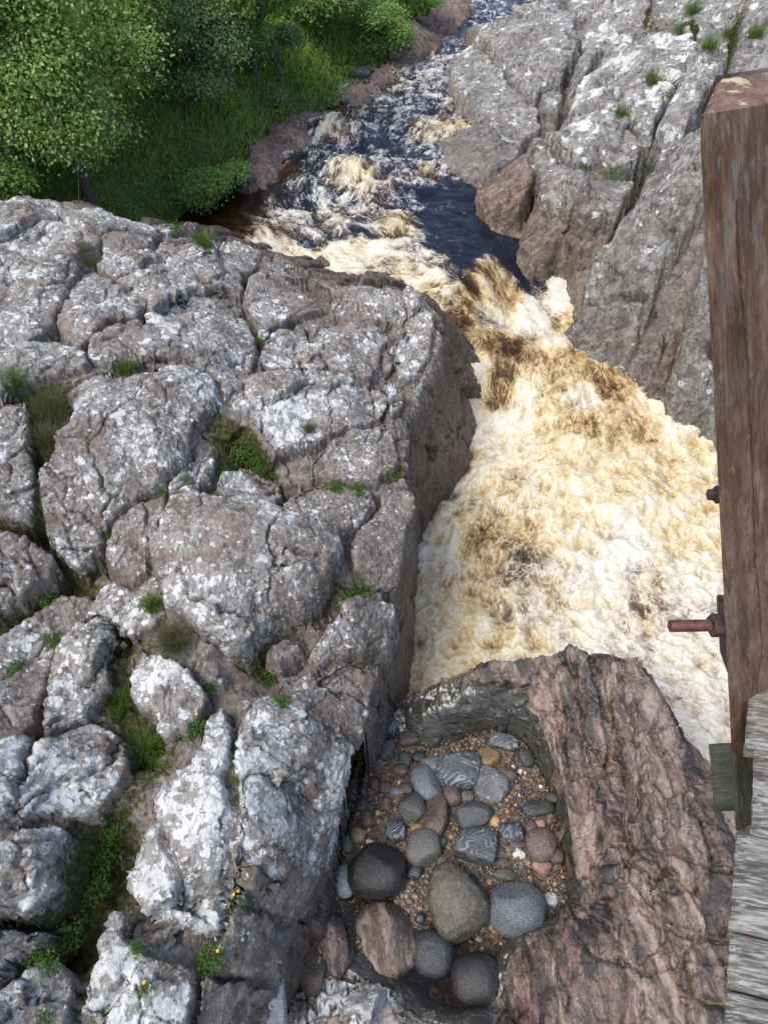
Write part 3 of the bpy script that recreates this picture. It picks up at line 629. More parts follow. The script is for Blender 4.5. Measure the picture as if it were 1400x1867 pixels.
R_blocks = [
 ([(872, 28), (925, 20), (980, 40), (1050, 52), (1060, 85), (1030, 143), (1018, 150), (985, 168), (975, 183), (930, 150), (860, 88), (850, 60)], dict(up=.25, dome=.10, tilt=(.05, .05), lich=.42, label='tall dark grey slab beside the upper river')),
 ([(813, 125), (857, 92), (930, 155), (980, 190), (990, 210), (965, 225), (950, 243), (925, 248), (890, 220), (850, 197), (820, 167)], dict(up=.15, dome=.10, tilt=(.05, 0), lich=.40)),
 [(985, 170), (1020, 152), (1030, 170), (1020, 190), (995, 195), (982, 185)],
 [(1035, -60), (1200, -60), (1180, 28), (1125, 68), (1080, 70), (1062, 53), (1070, 30), (1030, 10)],
 [(925, -20), (1030, -40), (1028, 8), (1066, 30), (1058, 50), (985, 38), (930, 16)],
 [(1072, 76), (1098, 82), (1082, 115), (1047, 153), (1034, 148), (1038, 125), (1062, 97)],
 ([(1132, 75), (1182, 32), (1230, 32), (1290, 62), (1315, 95), (1275, 98), (1250, 128), (1200, 208), (1180, 222), (1135, 198), (1120, 173), (1050, 193), (1034, 205), (1047, 165), (1087, 120)], dict(dome=.12, lich=.75)),
 ([(1327, 102), (1322, 130), (1287, 185), (1252, 250), (1240, 262), (1192, 232), (1203, 212), (1257, 132), (1278, 102)], dict(up=.25, dome=.14, lich=.5)),
 ([(1022, 227), (1050, 200), (1120, 182), (1135, 207), (1180, 232), (1190, 247), (1150, 288), (1100, 293), (1040, 288), (1022, 265), (965, 250), (968, 227)], dict(dome=.14)),
 [(960, 257), (1016, 270), (1023, 293), (980, 313), (966, 300), (970, 280)],
 ([(837, 203), (890, 224), (925, 254), (950, 252), (955, 275), (920, 298), (880, 325), (845, 328), (800, 302), (792, 270), (822, 237)], dict(dome=.12, lich=.12, brown=.2, wet=.3)),
 ([(880, 335), (920, 302), (960, 282), (978, 318), (970, 358), (950, 398), (920, 410), (885, 408), (860, 385), (863, 350)], dict(dome=.28, up=.1, lich=0, brown=1, wet=.15, label='smooth pinkish-tan boulder at the waterline')),
 ([(980, 315), (1045, 297), (1150, 299), (1178, 315), (1150, 350), (1133, 378), (1080, 398), (1010, 380), (978, 358)], dict(dome=.14, lich=.35)),
 ([(974, 362), (1010, 385), (1080, 403), (1133, 385), (1120, 425), (1080, 448), (1045, 457), (1000, 453), (970, 471), (947, 453), (953, 405)], dict(dome=.2, lich=.02, brown=.85, wet=.45, label='dark reddish-brown rock worn smooth above the chute')),
 ([(1290, 225), (1240, 272), (1192, 302), (1167, 345), (1147, 390), (1112, 440), (1087, 480), (1072, 500), (1060, 530), (1063, 557), (1092, 575), (1140, 577), (1180, 560), (1240, 543), (1310, 523), (1500, 500), (1600, 200), (1400, 190)], dict(dome=.10, up=.38, lich=.42, brown=.15, label='huge pale ribbed slab sloping down to the chute')),
 ([(1182, 567), (1285, 545), (1500, 520), (1500, 790), (1400, 760), (1297, 703), (1268, 680), (1232, 640), (1217, 610), (1182, 600)], dict(dome=.14, lich=.35)),
 ([(1152, 602), (1180, 612), (1225, 642), (1230, 680), (1210, 698), (1185, 693), (1162, 665)], dict(dome=.2, lich=0, brown=.9, wet=.5)),
 ([(1234, 660), (1270, 692), (1300, 712), (1400, 770), (1400, 795), (1300, 753), (1255, 730), (1217, 705)], dict(dome=.2, lich=0, brown=.8, wet=.6)),
 [(1195, -60), (1380, -90), (1345, 40), (1320, 92), (1290, 58), (1232, 28), (1185, 26)],
 [(1350, 40), (1385, -90), (1600, -90), (1600, 190), (1400, 185), (1340, 175), (1328, 130), (1330, 98)],
]
R_spots = sx([(930, 90, -5.5, 1.6, .42, 0, 0, 0, .45), (900, 200, -5.9, 1.2, .35, 0, 0, 0, .5), (1100, 60, -5.2, 1.5, .7, 0, 0, .1, 1), (1200, 120, -4.8, 1.5, .75, 0, 0, .15, 1.1), (1100, 250, -5.4, 1.2, .7, 0, 0, .1, 1.2),
              (870, 280, -6.1, .8, .1, .2, .3, 0, .5), (910, 360, -6.1, .6, 0, 1, .2, 0, .2), (1040, 430, -6.2, .8, .03, .8, .4, 0, .4), (1080, 340, -5.8, .8, .35, .15, 0, .1, 1), (1200, 350, -5.3, 1.0, .6, 0, 0, 0, .9),
              (1200, 480, -5.7, .8, .18, .35, .1, 0, .8), (1100, 540, -6.4, .4, .05, .7, .3, 0, .4), (1230, 600, -6.6, .6, .3, .2, .05, 0, .8), (1200, 680, -7.3, .5, .0, .9, .5, 0, .4),
              (1150, 290, -5.6, .45, .3, .1, 0, 1, 1), (1260, 60, -4.5, 1.0, .5, 0, 0, .9, 1), (1310, 100, -4.5, .8, .4, 0, 0, .9, 1), (1200, 20, -4.9, .9, .5, 0, 0, .7, 1), (1180, 160, -5, .5, .6, 0, 0, .6, 1), (1110, 200, -5.3, .4, .6, 0, 0, .7, 1), (1370, 60, -4.2, .8, .4, 0, 0, .8, 1)])
outcrop('R', 'rock_outcrop', _rr, R_toe, R_inner, R_blocks, .030, M_right,
        dict(label='jointed pale grey rock bank right of the river with big leaning slabs', category='rock outcrop'),
        .75, R_spots, default=(.5, .1, 0, 0), depth=.45, bevel=.11, lump=.04, kdet=1.5, fr=.62, warp=.06, flatb=.8, deeps=[
            (1150, 295, -5.6, .9, .6), (1250, 255, -5.1, .7, .6), (1020, 200, -5.6, .5, .4), (1040, 150, -5.4, .5, .4), (1200, 300, -5.5, .6, .4), (980, 250, -6, .5, .3), (970, 340, -6, .5, .3), (1140, 395, -5.9, .6, .5), (1310, 120, -4.7, .6, .4), (1190, 590, -6.6, .5, .5), (1230, 650, -6.9, .4, .4)])

# ---- pink ledge on the far bank
B_rim_img = [(438, 322, -6.25), (452, 336, -6.3), (482, 328, -6.3), (508, 303, -6.3), (535, 290, -6.3), (570, 262, -6.3), (600, 230, -6.25), (645, 200, -6.2), (690, 165, -6.2), (722, 130, -6.15), (790, 88, -6.1), (828, 55, -6.05), (862, 15, -6.0), (885, -40, -5.95),
             (850, -50, -5.8), (815, -15, -5.8), (780, 20, -5.7), (740, 28, -5.75), (722, 80, -5.85), (700, 108, -5.95), (650, 132, -6.0), (620, 168, -6.0), (570, 192, -6.05), (500, 215, -5.95), (465, 240, -5.95), (440, 290, -6.1)]
_br = PP([(a_, b_, c_ + .20) for a_, b_, c_ in B_rim_img]); B_toe = offset_poly(_br, .30); B_toe[:, 2] = -6.9
B_blocks = [
 ([(440, 320), (445, 296), (465, 277), (490, 284), (503, 302), (480, 324), (452, 333)], dict(dome=.2)),
 ([(470, 245), (500, 220), (530, 227), (568, 235), (563, 260), (530, 287), (503, 300), (492, 280), (467, 273)], dict(dome=.2)),
 ([(533, 223), (575, 200), (620, 187), (660, 170), (640, 195), (600, 222), (572, 238)], dict(dome=.15)),
 ([(626, 168), (648, 145), (700, 122), (712, 132), (690, 158), (650, 180)], dict(dome=.15)),
 ([(726, 90), (743, 36), (790, 30), (822, 42), (820, 57), (785, 82), (742, 110), (705, 128), (702, 110)], dict(dome=.22, label='pinkish humped rock beside the upper rapids')),
 ([(790, 26), (820, -15), (880, -45), (862, 10), (830, 40)], dict(dome=.2)),
]
outcrop('B', 'bank_ledge', _br, B_toe, PP([(760, 60, -5.55), (500, 255, -5.95), (600, 200, -6.1)]), B_blocks, .035, M_bank,
        dict(label='low pinkish rock ledge along the grassy left riverbank', category='rock ledge'),
        .6, sx([(500, 270, -6.1, 2, .12, .6, .15, 0, .6), (700, 120, -6, 2, .1, .6, .1, 0, .7), (820, 20, -5.8, 3, .15, .6, 0, 0, .8)]), default=(.1, .6, .1, 0), depth=.12, bevel=.15, lump=.05, kdet=1.3, fr=.6, warp=.08)

# ------------------------------------------------------------------ the ground: grassy bank, running on as hillside to the horizon
def ground():
    ctl = PP([(330, 405, -6.55), (440, 335, -6.35), (480, 300, -6.25), (560, 240, -6.2), (640, 175, -6.15), (700, 130, -6.1), (760, 70, -5.95), (830, 0, -5.9),
              (300, 360, -6.1), (250, 340, -5.9), (400, 270, -5.75), (440, 220, -5.5), (520, 150, -5.5), (600, 100, -5.4), (640, 60, -5.3), (300, 220, -5.2), (150, 250, -5.0), (400, 130, -4.9), (100, 100, -4.2), (500, 60, -4.8), (0, 300, -5.0), (650, 10, -4.8)])
    ctl = [tuple(c) for c in ctl] + [(-14, 6, -5.5), (-22, 16, -2), (-10, 30, -2.5), (-30, 30, 3), (0, 45, -3.2), (-10, 60, 3), (10, 60, -5.0), (-9, 9, -6.2)]
    f = tps(ctl, .3)
    # grid: fine near, coarse far
    xs = np.concatenate([-np.geomspace(500, 14, 26)[:-1], np.arange(-14, 9.01, .16)]); ys = np.concatenate([np.arange(4, 34, .16), np.geomspace(34, 700, 30)])
    gx, gy = np.meshgrid(xs, ys)
    z = f(gx, gy)
    far = np.hypot(gx, gy)
    z = np.where(far > 40, np.minimum(np.maximum(z, -6), 6 + .0 * far), z)
    z = np.clip(z, -7.2, 14)
    z += .10 * fbm(gx * .8, gy * .8, 0, 3) * np.clip(1, 0, 1)
    # water side: plunge below the river
    wl_img = [(250, 440), (330, 408), (430, 352), (452, 338), (490, 312), (560, 262), (610, 222), (660, 182), (720, 135), (790, 85), (835, 40), (875, -20), (900, -60)]
    wlp = np.array([P(a, b, -6.35) for a, b in wl_img])
    poly = np.vstack([[[-60, wlp[0][1] - 6, 0]], [[wlp[0][0] - 1.5, wlp[0][1] - 1.5, 0]], wlp, [[30, 60, 0]], [[60, 800, 0]], [[-900, 900, 0]], [[-900, 0, 0]]])
    ins = inside(poly, gx, gy); d, _ = pdist(wlp, gx, gy, False)
    z = np.where(ins, np.minimum(z, -6.55 + d * 1.2), -6.75 - d * .8)
    z = np.maximum(z, -11)
    ny, nx = gx.shape; idx = np.arange(nx * ny).reshape(ny, nx)
    Q = np.stack([idx[:-1, :-1].ravel(), idx[:-1, 1:].ravel(), idx[1:, 1:].ravel(), idx[1:, :-1].ravel()], 1)
    V = np.stack([gx.ravel(), gy.ravel(), z.ravel()], 1)
    zq = z.ravel()[Q].max(1); Q = Q[zq > -8.2]
    N = NT('bank_soil_and_turf')
    c = N.ramp(N.noise(3, 6, .65), [(.3, (.035, .065, .014)), (.55, (.075, .13, .03)), (.75, (.14, .18, .05))])
    c = N.mix(N.mapr(N.noise(1.3, 4), .58, .68, 0, .7), c, (.06, .045, .03))
    m = N.fin(c, .9, N.bump(N.noise(14, 5), .8, .06), .2)
    link('ground', mesh_np('ground', V, Q, m), kind='structure')
    return f, poly
gz, land_poly = ground()

# the far country: a broad sheet below everything, beyond the river and the rocks
def far_sheet():
    N = NT('far_moorland'); c = N.ramp(N.noise(.2, 5), [(.35, (.03, .045, .015)), (.65, (.06, .07, .03))]); m = N.fin(c, .95, None, .1)
    r = np.array([0, 20, 60, 200, 700]); th = np.linspace(0, 2 * np.pi, 49)[:-1]
    V = [[0, 0, -11.5]]; Fq = []
    for i, rr in enumerate(r[1:]):
        for t in th: V.append([rr * math.cos(t), rr * math.sin(t), -11.5 + (0 if rr < 100 else (rr - 60) * .02)])
    n = len(th); tri = [[0, 1 + k, 1 + (k + 1) % n] for k in range(n)]
    for i in range(len(r) - 2):
        for k in range(n):
            a = 1 + i * n + k; b = 1 + i * n + (k + 1) % n; Fq.append([a, a + n, b + n]); Fq.append([a, b + n, b])
    link('riverbed', mesh_np('riverbed', V, tri + Fq, m), kind='structure')
far_sheet()

# ------------------------------------------------------------------ the river
W_CTL = PP([(900, -60, -6.0), (870, 0, -6.0), (780, 130, -6.15), (700, 200, -6.2), (600, 300, -6.3), (520, 350, -6.35), (450, 430, -6.45), (350, 400, -6.45), (480, 470, -6.5), (560, 490, -6.6), (640, 480, -6.6), (720, 480, -6.6), (780, 480, -6.6),
            (850, 400, -6.5), (900, 440, -6.55), (700, 400, -6.45), (800, 330, -6.4), (840, 540, -6.75), (880, 500, -6.6), (950, 490, -6.75), (1020, 470, -6.88), (980, 560, -7.2), (900, 580, -7.15), (860, 640, -7.3), (920, 680, -7.5), (1060, 520, -7.12),
            (1060, 600, -7.35), (1140, 640, -7.6), (1050, 690, -7.65), (980, 740, -7.85), (900, 740, -8.0), (1120, 740, -7.85), (1200, 720, -7.95), (1290, 780, -8.1), (1000, 850, -8.2), (870, 850, -8.4), (1200, 880, -8.35), (1000, 1000, -8.55), (1200, 1050, -8.6),
            (800, 1000, -8.7), (900, 1150, -8.8), (760, 1150, -8.85), (740, 1260, -8.85), (1100, 1150, -8.8), (1280, 1150, -8.8), (1290, 1330, -8.95), (1400, 1000, -8.7), (1400, 1400, -9.1), (1500, 1800, -9.2)])
FOAM_RAW = sx([ # px py z radius foam amber
 (870, 20, -6, 1.6, .40, 0), (820, 70, -6.1, .9, .42, 0), (780, 110, -6.1, .8, .50, .1), (740, 160, -6.15, .8, .48, .1), (790, 160, -6.15, .6, .46, .2), (700, 200, -6.2, .8, .45, 0), (650, 230, -6.2, .7, .46, .1), (622, 262, -6.25, .30, .60, .35), (590, 300, -6.3, .6, .43, 0),
 (640, 335, -6.3, .40, .66, .55), (690, 360, -6.35, .3, .58, .4), (560, 355, -6.35, .6, .44, .1), (500, 390, -6.4, .6, .47, .1), (700, 270, -6.25, .7, .36, 0), (740, 310, -6.3, .6, .46, .1), (770, 260, -6.3, .35, .54, .4), (770, 320, -6.35, .25, .50, .8), (800, 240, -6.3, .4, .56, .5),
 (820, 380, -6.5, .6, .30, 0), (900, 430, -6.55, .6, .22, 0), (945, 470, -6.6, .3, .12, 0), (860, 470, -6.6, .5, .28, 0), (820, 440, -6.55, .4, .33, 0), (740, 380, -6.45, .4, .42, .1), (720, 430, -6.5, .35, .52, .5), (560, 420, -6.45, .5, .46, .2), (640, 410, -6.45, .4, .44, .2), (620, 440, -6.5, .3, .48, .3),
 (500, 440, -6.5, .3, .52, .4), (490, 468, -6.55, .22, .82, .45), (540, 482, -6.6, .22, .76, .45), (590, 488, -6.6, .22, .70, .45), (640, 475, -6.6, .22, .72, .45), (700, 470, -6.6, .24, .74, .4), (750, 482, -6.6, .24, .70, .4), (700, 510, -6.65, .25, .58, .4), (650, 445, -6.5, .2, .42, .1), (560, 455, -6.5, .15, .45, .1), (740, 445, -6.5, .2, .42, .1), (780, 510, -6.7, .3, .66, .4), (800, 550, -6.8, .3, .56, .5), (590, 515, -6.65, .15, .45, 1),
 (380, 388, -6.45, .8, .02, 1), (330, 400, -6.45, .8, .0, 1), (430, 350, -6.4, .5, .08, 1), (500, 325, -6.35, .35, .15, .8), (620, 215, -6.2, .4, .25, .7), (700, 165, -6.2, .4, .28, .6), (760, 110, -6.1, .3, .4, .2),
 (860, 560, -6.8, .22, .62, 1), (890, 490, -6.6, .20, .76, 1), (930, 510, -6.7, .2, .72, 1), (860, 520, -6.7, .15, .30, 1), (985, 500, -6.7, .14, .35, .2), (900, 560, -7.1, .3, .72, .8), (890, 590, -7.2, .2, .6, .2), (850, 625, -7.3, .3, .44, 1), (910, 640, -7.35, .22, .40, 1), (950, 660, -7.4, .18, .44, .9), (860, 690, -7.6, .25, .86, .6), (920, 690, -7.5, .2, .42, .9),
 (1030, 475, -6.7, .25, .92, .4), (1060, 500, -6.8, .25, .9, .4), (1010, 530, -6.9, .25, .9, .35), (960, 580, -7.2, .25, .92, .3), (920, 600, -7.25, .2, .85, .4), (1040, 580, -7.2, .25, .72, .6), (1100, 580, -7.2, .25, .60, .9), (1080, 640, -7.5, .25, .56, .9), (1150, 650, -7.6, .3, .64, .8), (1000, 640, -7.5, .2, .8, .5),
 (1040, 690, -7.7, .25, .54, 1), (1060, 740, -7.8, .20, .78, .35), (1110, 710, -7.75, .25, .50, 1), (1000, 700, -7.7, .25, .62, .9), (960, 720, -7.8, .22, .82, .5), (930, 780, -8.0, .35, .86, .4), (1010, 790, -8.0, .3, .66, .9), (1140, 790, -8.0, .35, .60, 1), (1080, 800, -8.0, .3, .58, 1), (1210, 750, -8.0, .35, .84, .6), (1270, 800, -8.1, .4, .82, .6), (1050, 850, -8.2, .4, .74, .9),
 (1150, 880, -8.3, .4, .76, .8), (900, 870, -8.3, .4, .80, .5), (1250, 950, -8.4, .5, .80, .7), (1050, 960, -8.5, .4, .80, .6), (860, 970, -8.6, .2, .56, .8), (880, 1010, -8.6, .2, .46, 1), (940, 960, -8.5, .2, .62, .6), (800, 1000, -8.7, .35, .82, .5), (790, 1080, -8.7, .25, .66, .8), (860, 1080, -8.7, .2, .52, .9), (760, 1130, -8.8, .3, .72, .8), (840, 1160, -8.8, .35, .80, .6),
 (780, 1220, -8.8, .4, .76, .8), (950, 1065, -8.7, .2, .58, .42), (1015, 1085, -8.7, .2, .60, .42), (950, 1120, -8.75, .2, .64, .4), (1070, 1070, -8.7, .3, .84, .4), (1185, 1080, -8.7, .18, .60, .38), (1230, 1110, -8.7, .14, .60, .4), (1165, 1160, -8.8, .14, .60, .45), (1130, 1000, -8.6, .3, .90, .2), (1080, 1160, -8.8, .3, .88, .4), (1260, 1060, -8.7, .25, .88, .4), (1260, 1200, -8.8, .4, .80, .35), (1290, 1320, -8.95, .5, .80, .3), (940, 1180, -8.8, .3, .84, .5)])
FOAM = [(q[0], q[1], q[2], max(q[3], .60 + .5 * (q[3] - .5)) if q[1] < P(900, 800, -8)[1] else q[3], min(q[4], .75)) for q in FOAM_RAW]
WAVES = [ # px py z  across along height : standing waves and boils
 (622, 258, -6.25, .9, .30, .30), (645, 330, -6.3, .9, .35, .35), (690, 362, -6.35, .7, .3, .2), (600, 245, -6.25, .4, .2, .2), (770, 255, -6.3, .7, .3, .2), (560, 305, -6.3, .4, .25, .2), (720, 420, -6.5, .5, .2, .15), (620, 430, -6.5, .5, .2, .15), (500, 440, -6.5, .5, .2, .12), (780, 300, -6.35, .3, .3, .15),
 (490, 465, -6.5, .5, .25, .12), (640, 468, -6.6, .6, .25, .14), (720, 470, -6.6, .6, .25, .14), (895, 490, -6.6, .40, .45, .05), (1040, 690, -7.65, .5, .45, .12), (1060, 800, -8.0, .6, .3, .14), (1000, 900, -8.4, .6, .3, .12), (1150, 930, -8.5, .6, .3, .14), (850, 990, -8.6, .4, .3, .15), (930, 560, -7.1, .4, .3, -.15), (880, 600, -7.3, .3, .25, -.12)]
def water_sheet():
    k = .0034
    r = np.exp(np.arange(math.log(3.2), math.log(60.0), k)); th = np.arange(math.radians(-44), math.radians(62), k * 1.1)
    R_, T_ = np.meshgrid(r, th, indexing='ij'); x = R_ * np.sin(T_); y = R_ * np.cos(T_)
    f = tps([tuple(c) for c in W_CTL], .01)
    cl = PP([(900, -60, -6.0), (790, 120, -6.1), (640, 300, -6.3), (660, 400, -6.45), (860, 470, -6.6), (980, 560, -7.1), (1040, 700, -7.6), (1050, 900, -8.3), (1080, 1150, -8.8), (1290, 1350, -9), (1500, 1800, -9.2)])
    cl = np.vstack([[[4, 70, -6]], cl])
    seg = []; best = np.full(x.shape, 1e9); fx = np.zeros_like(x); fy = np.zeros_like(x); sW = np.zeros_like(x)
    # flow direction: weighted mean of the centre line's directions
    for a, b in zip(cl[:-1], cl[1:]):
        e = (b - a)[:2]; L = np.linalg.norm(e); t = np.clip(((x - a[0]) * e[0] + (y - a[1]) * e[1]) / L**2, 0, 1)
        d = np.hypot(x - a[0] - t * e[0], y - a[1] - t * e[1]); w = 1 / (d + .4)**4
        fx += w * e[0] / L; fy += w * e[1] / L
    l = np.hypot(fx, fy) + 1e-9; fx /= l; fy /= l
    z = f(x, y)
    sea = R_ > 36
    z = np.clip(z, -9.4, -5.7)
    fo, am = gauss_field(FOAM, x, y, (.40, .2), .02)
    fo = fo + .10 * sstep(-7.0, -6.7, z) * sstep(.3, .42, fo)
    for px, py, wz, ac, al, hh in WAVES:
        w = P(px, py, wz); dx = x - w[0]; dy = y - w[1]
        m = (np.abs(dx) < 3) & (np.abs(dy) < 3)
        s = dx * fx + dy * fy; n = -dx * fy + dy * fx
        s = s + .12 * np.sin(n * 5 + px)
        prof = np.where(s > 0, np.exp(-(s / al)**2), np.exp(-(s / (al * 1.8))**2))
        z += np.where(m, hh * prof * np.exp(-(n / ac)**2), 0)
    # turbulence, drawn out along the flow
    cum = 0.0; S_ = np.zeros_like(x); Nn = np.zeros_like(x); Wt = np.zeros_like(x)
    for a_, b_ in zip(cl[:-1], cl[1:]):
        e_ = (b_ - a_)[:2]; L_ = np.linalg.norm(e_); t_ = ((x - a_[0]) * e_[0] + (y - a_[1]) * e_[1]) / L_**2; tc = np.clip(t_, 0, 1)
        d_ = np.hypot(x - a_[0] - tc * e_[0], y - a_[1] - tc * e_[1]); w_ = 1 / (d_ + .5)**4
        S_ += w_ * (cum + t_ * L_); Nn += w_ * ((x - a_[0]) * (-e_[1]) + (y - a_[1]) * e_[0]) / L_; Wt += w_; cum += L_
    S_ /= Wt; Nn /= Wt
    drop = np.exp(-((x - P(1000, 520, -6.9)[0])**2 + (y - P(1000, 520, -6.9)[1])**2) / 1.3)
    turb = np.clip(.25 + fo * 1.1, 0, 1.2) * (1 - .6 * drop) * np.clip((fo + .02) * 6, 0, 1)
    qn = Nn + .20 * fbm(x * 1.1, y * 1.1, 2, 3); qs = S_ + .30 * fbm(x * 1.1 + 7, y * 1.1, 2, 3)
    low = sstep(-6.9, -7.8, z)                      # the cauldron under the chute churns evenly, the chute and rapids run in strands
    wn_ = low; qn = qn; 
    a = fbm(qn * 1.9, qs * 1.1, 0, 3, .5, True); b = fbm(qn * 5.0, qs * 2.2, 3, 3, .5, True) * (1 - low) + low * fbm(x * 3.6 + .3 * a, y * 3.6, 3, 4, .6, True); c = fbm(x * 12, y * 12, 5, 3, .55)
    h = .085 * a * (1 - .4 * low) + .045 * b + .014 * c
    h2 = .060 * fbm(qn * 2.0, qs * 1.5, 9, 3) + .022 * fbm(x * 6, y * 6, 1, 2)
    z += h * turb * .9 + h2 * (1 - np.clip(fo * 1.3, 0, 1)) * np.clip((fo + .05) * 4, .15, 1)
    crest = np.clip(.5 + .22 * (a - a.mean()) + .20 * (b - b.mean()) + .07 * (c - c.mean()), 0, 1)
    ny, nx = x.shape; idx = np.arange(nx * ny).reshape(ny, nx)
    Q = np.stack([idx[:-1, :-1].ravel(), idx[:-1, 1:].ravel(), idx[1:, 1:].ravel(), idx[1:, :-1].ravel()], 1)
    cx_ = x.ravel()[Q[:, 0]]; cy_ = y.ravel()[Q[:, 0]]
    reg = np.array([(-7.0, 10.5), (-2.5, 7.5), (-.7, 6.6), (-.9, 4.4), (.4, 3.95), (1.5, 4.0), (2.1, 3.3), (3.0, 2.0), (4.0, 1.5), (7.5, 1.5), (6.5, 5), (6, 9), (10, 20), (16, 60), (-10, 60), (-3, 30), (-4, 20), (-8, 14)])
    m = inside(reg, cx_, cy_); Q = Q[m]
    un, inv = np.unique(Q, return_inverse=True)
    V = np.stack([x.ravel(), y.ravel(), z.ravel()], 1)
    # material
    N = NT('peaty_white_water')
    fa = N.attr('foam').outputs['Fac']; aa = N.attr('amber').outputs['Fac']; cr = N.attr('crest').outputs['Fac']
    fl3 = N.n('ShaderNodeCombineXYZ'); N.inp(fl3.inputs[0], N.attr('flow_n').outputs['Fac']); N.inp(fl3.inputs[1], N.attr('flow_s').outputs['Fac'])
    flow = N.warp(.35, 1.4, fl3.outputs[0])
    strand = N.noise(1.0, 5, .52, N.vmul(flow, (5.5, 2.4, 1)), dist=.7)
    fstr = N.noise(1.0, 4, .55, N.vmul(flow, (24, 9, 1)), dist=.8)
    w2 = N.warp(.10, 5, N.warp(.2, 2))
    churn = N.noise(4.0, 6, .58, w2, dist=.5)
    strand = N.mix(N.attr('low2').outputs['Fac'], strand, N.noise(2.6, 6, .58, w2, dist=.4)); fstr = N.mix(N.attr('low2').outputs['Fac'], fstr, N.noise(34, 5, .68, N.warp(.05, 14)))
    bub = N.noise(17, 4, .55, w2, dist=.6)
    lace = N.math('ABSOLUTE', N.math('SUBTRACT', N.noise(1.0, 5, .58, N.vmul(flow, (6.5, 3.4, 1)), dist=1.2), .5)); lace = N.mapr(lace, 0, .045, 1, 0)
    lowz = N.attr('low').outputs['Fac']
    calm = N.math('SUBTRACT', 1.0, N.math('MULTIPLY', lowz, .30))
    s = N.math('ADD', N.math('ADD', N.math('SUBTRACT', fa, .05), N.math('MULTIPLY', lowz, .01)), N.math('MULTIPLY', N.math('MULTIPLY', N.math('SUBTRACT', cr, .5), .80), calm))
    s = N.math('ADD', s, N.math('MULTIPLY', N.math('MULTIPLY', N.math('SUBTRACT', strand, .5), .80), calm))
    s = N.math('ADD', s, N.math('MULTIPLY', N.math('SUBTRACT', churn, .5), .50))
    s = N.math('ADD', s, N.math('MULTIPLY', N.math('SUBTRACT', fstr, .5), .12))
    s = N.math('ADD', s, N.math('MULTIPLY', N.math('SUBTRACT', bub, .5), .22))
    s = N.math('ADD', s, N.math('MULTIPLY', N.math('MULTIPLY', lace, N.mapr(fa, .15, .45)), .22))
    cold = N.ramp(s, [(.0, (.007, .009, .016)), (.42, (.014, .018, .032)), (.52, (.05, .055, .075)), (.62, (.24, .25, .27)), (.74, (.52, .51, .48)), (.9, (.68, .67, .63))])
    warm = N.ramp(s, [(.0, (.018, .0075, .003)), (.28, (.045, .022, .009)), (.42, (.13, .075, .033)), (.53, (.28, .185, .085)), (.65, (.46, .345, .165)), (.80, (.60, .505, .315)), (1.0, (.68, .64, .53))])
    col = N.mix(N.mapr(N.math('ADD', aa, N.math('MULTIPLY', N.math('SUBTRACT', N.noise(2.0, 3), .5), .6)), .1, .6), cold, warm)
    drops = N.mapr(N.noise(46, 3, .6, N.warp(.02, 30)), .575, .63); drops = N.math('MULTIPLY', drops, N.mapr(s, .48, .66)); drops = N.math('MULTIPLY', drops, N.mapr(N.noise(3, 4, .6), .42, .58))
    col = N.mix(N.math('MULTIPLY', drops, .75), col, (.74, .72, .65))
    gaps = N.mapr(N.noise(38, 3, .6, w2), .42, .36); gaps = N.math('MULTIPLY', gaps, N.mapr(N.noise(2.4, 3), .50, .60)); gaps = N.math('MULTIPLY', gaps, N.attr('low').outputs['Fac'])
    col = N.mix(N.math('MULTIPLY', gaps, .55), col, (.16, .125, .085))
    rough = N.mapr(s, .40, .70, .06, .42)
    bh = N.math('ADD', N.math('MULTIPLY', bub, .55), N.math('MULTIPLY', strand, .7))
    bh = N.math('ADD', bh, N.math('MULTIPLY', fstr, .10))
    bh = N.math('ADD', bh, N.math('MULTIPLY', churn, .6))
    nm = N.bump(bh, .55, .05)
    m_ = N.fin(col, rough, nm, .5); N.b.inputs['IOR'].default_value = 1.33
    me = mesh_np('river', V[un], inv.reshape(-1, 4), m_, dict(foam=fo.ravel()[un], amber=am.ravel()[un], crest=crest.ravel()[un], flow_s=S_.ravel()[un], flow_n=Nn.ravel()[un], low=sstep(-6.9, -7.6, z).ravel()[un], low2=(sstep(-6.7, -7.4, z) * .8).ravel()[un]))
    link('river', me, kind='structure')
    print('water', len(un), round(time.time() - T0, 1))
    # thrown drops and flecks of froth
    vv = V[un]; ff = fo.ravel()[un]; cc = crest.ravel()[un]
    dist = np.hypot(vv[:, 0], vv[:, 1])
    p = np.clip(ff - .45, 0, 1)**1.5 * np.clip(cc - .45, 0, 1) * (dist < 22) * (dist**1.6)
    p = p / p.sum(); n = 20000; pick = np.random.default_rng(3).choice(len(vv), n, p=p)
    rg = np.random.default_rng(4)
    c0 = vv[pick] + np.stack([rg.normal(0, .02, n), rg.normal(0, .02, n), np.abs(rg.exponential(.035, n)) + .002], 1)
    sz = (rg.exponential(.0016, n) + .0014) * np.clip(dist[pick] / 9, .8, 2)
    oc = np.array([(1, 0, 0), (-1, 0, 0), (0, 1, 0), (0, -1, 0), (0, 0, 1), (0, 0, -1)], float)
    of = np.array([(0, 2, 4), (2, 1, 4), (1, 3, 4), (3, 0, 4), (2, 0, 5), (1, 2, 5), (3, 1, 5), (0, 3, 5)])
    st = rg.uniform(.6, 1.8, (n, 1, 3)); Vd = c0[:, None, :] + oc[None] * sz[:, None, None] * st
    Fd = of[None] + (np.arange(n) * 6)[:, None, None]
    N = NT('froth'); N.fin((.80, .75, .62), .5)
    link('spray', mesh_np('spray', Vd.reshape(-1, 3), Fd.reshape(-1, 3), N.m), kind='stuff')
water_sheet()

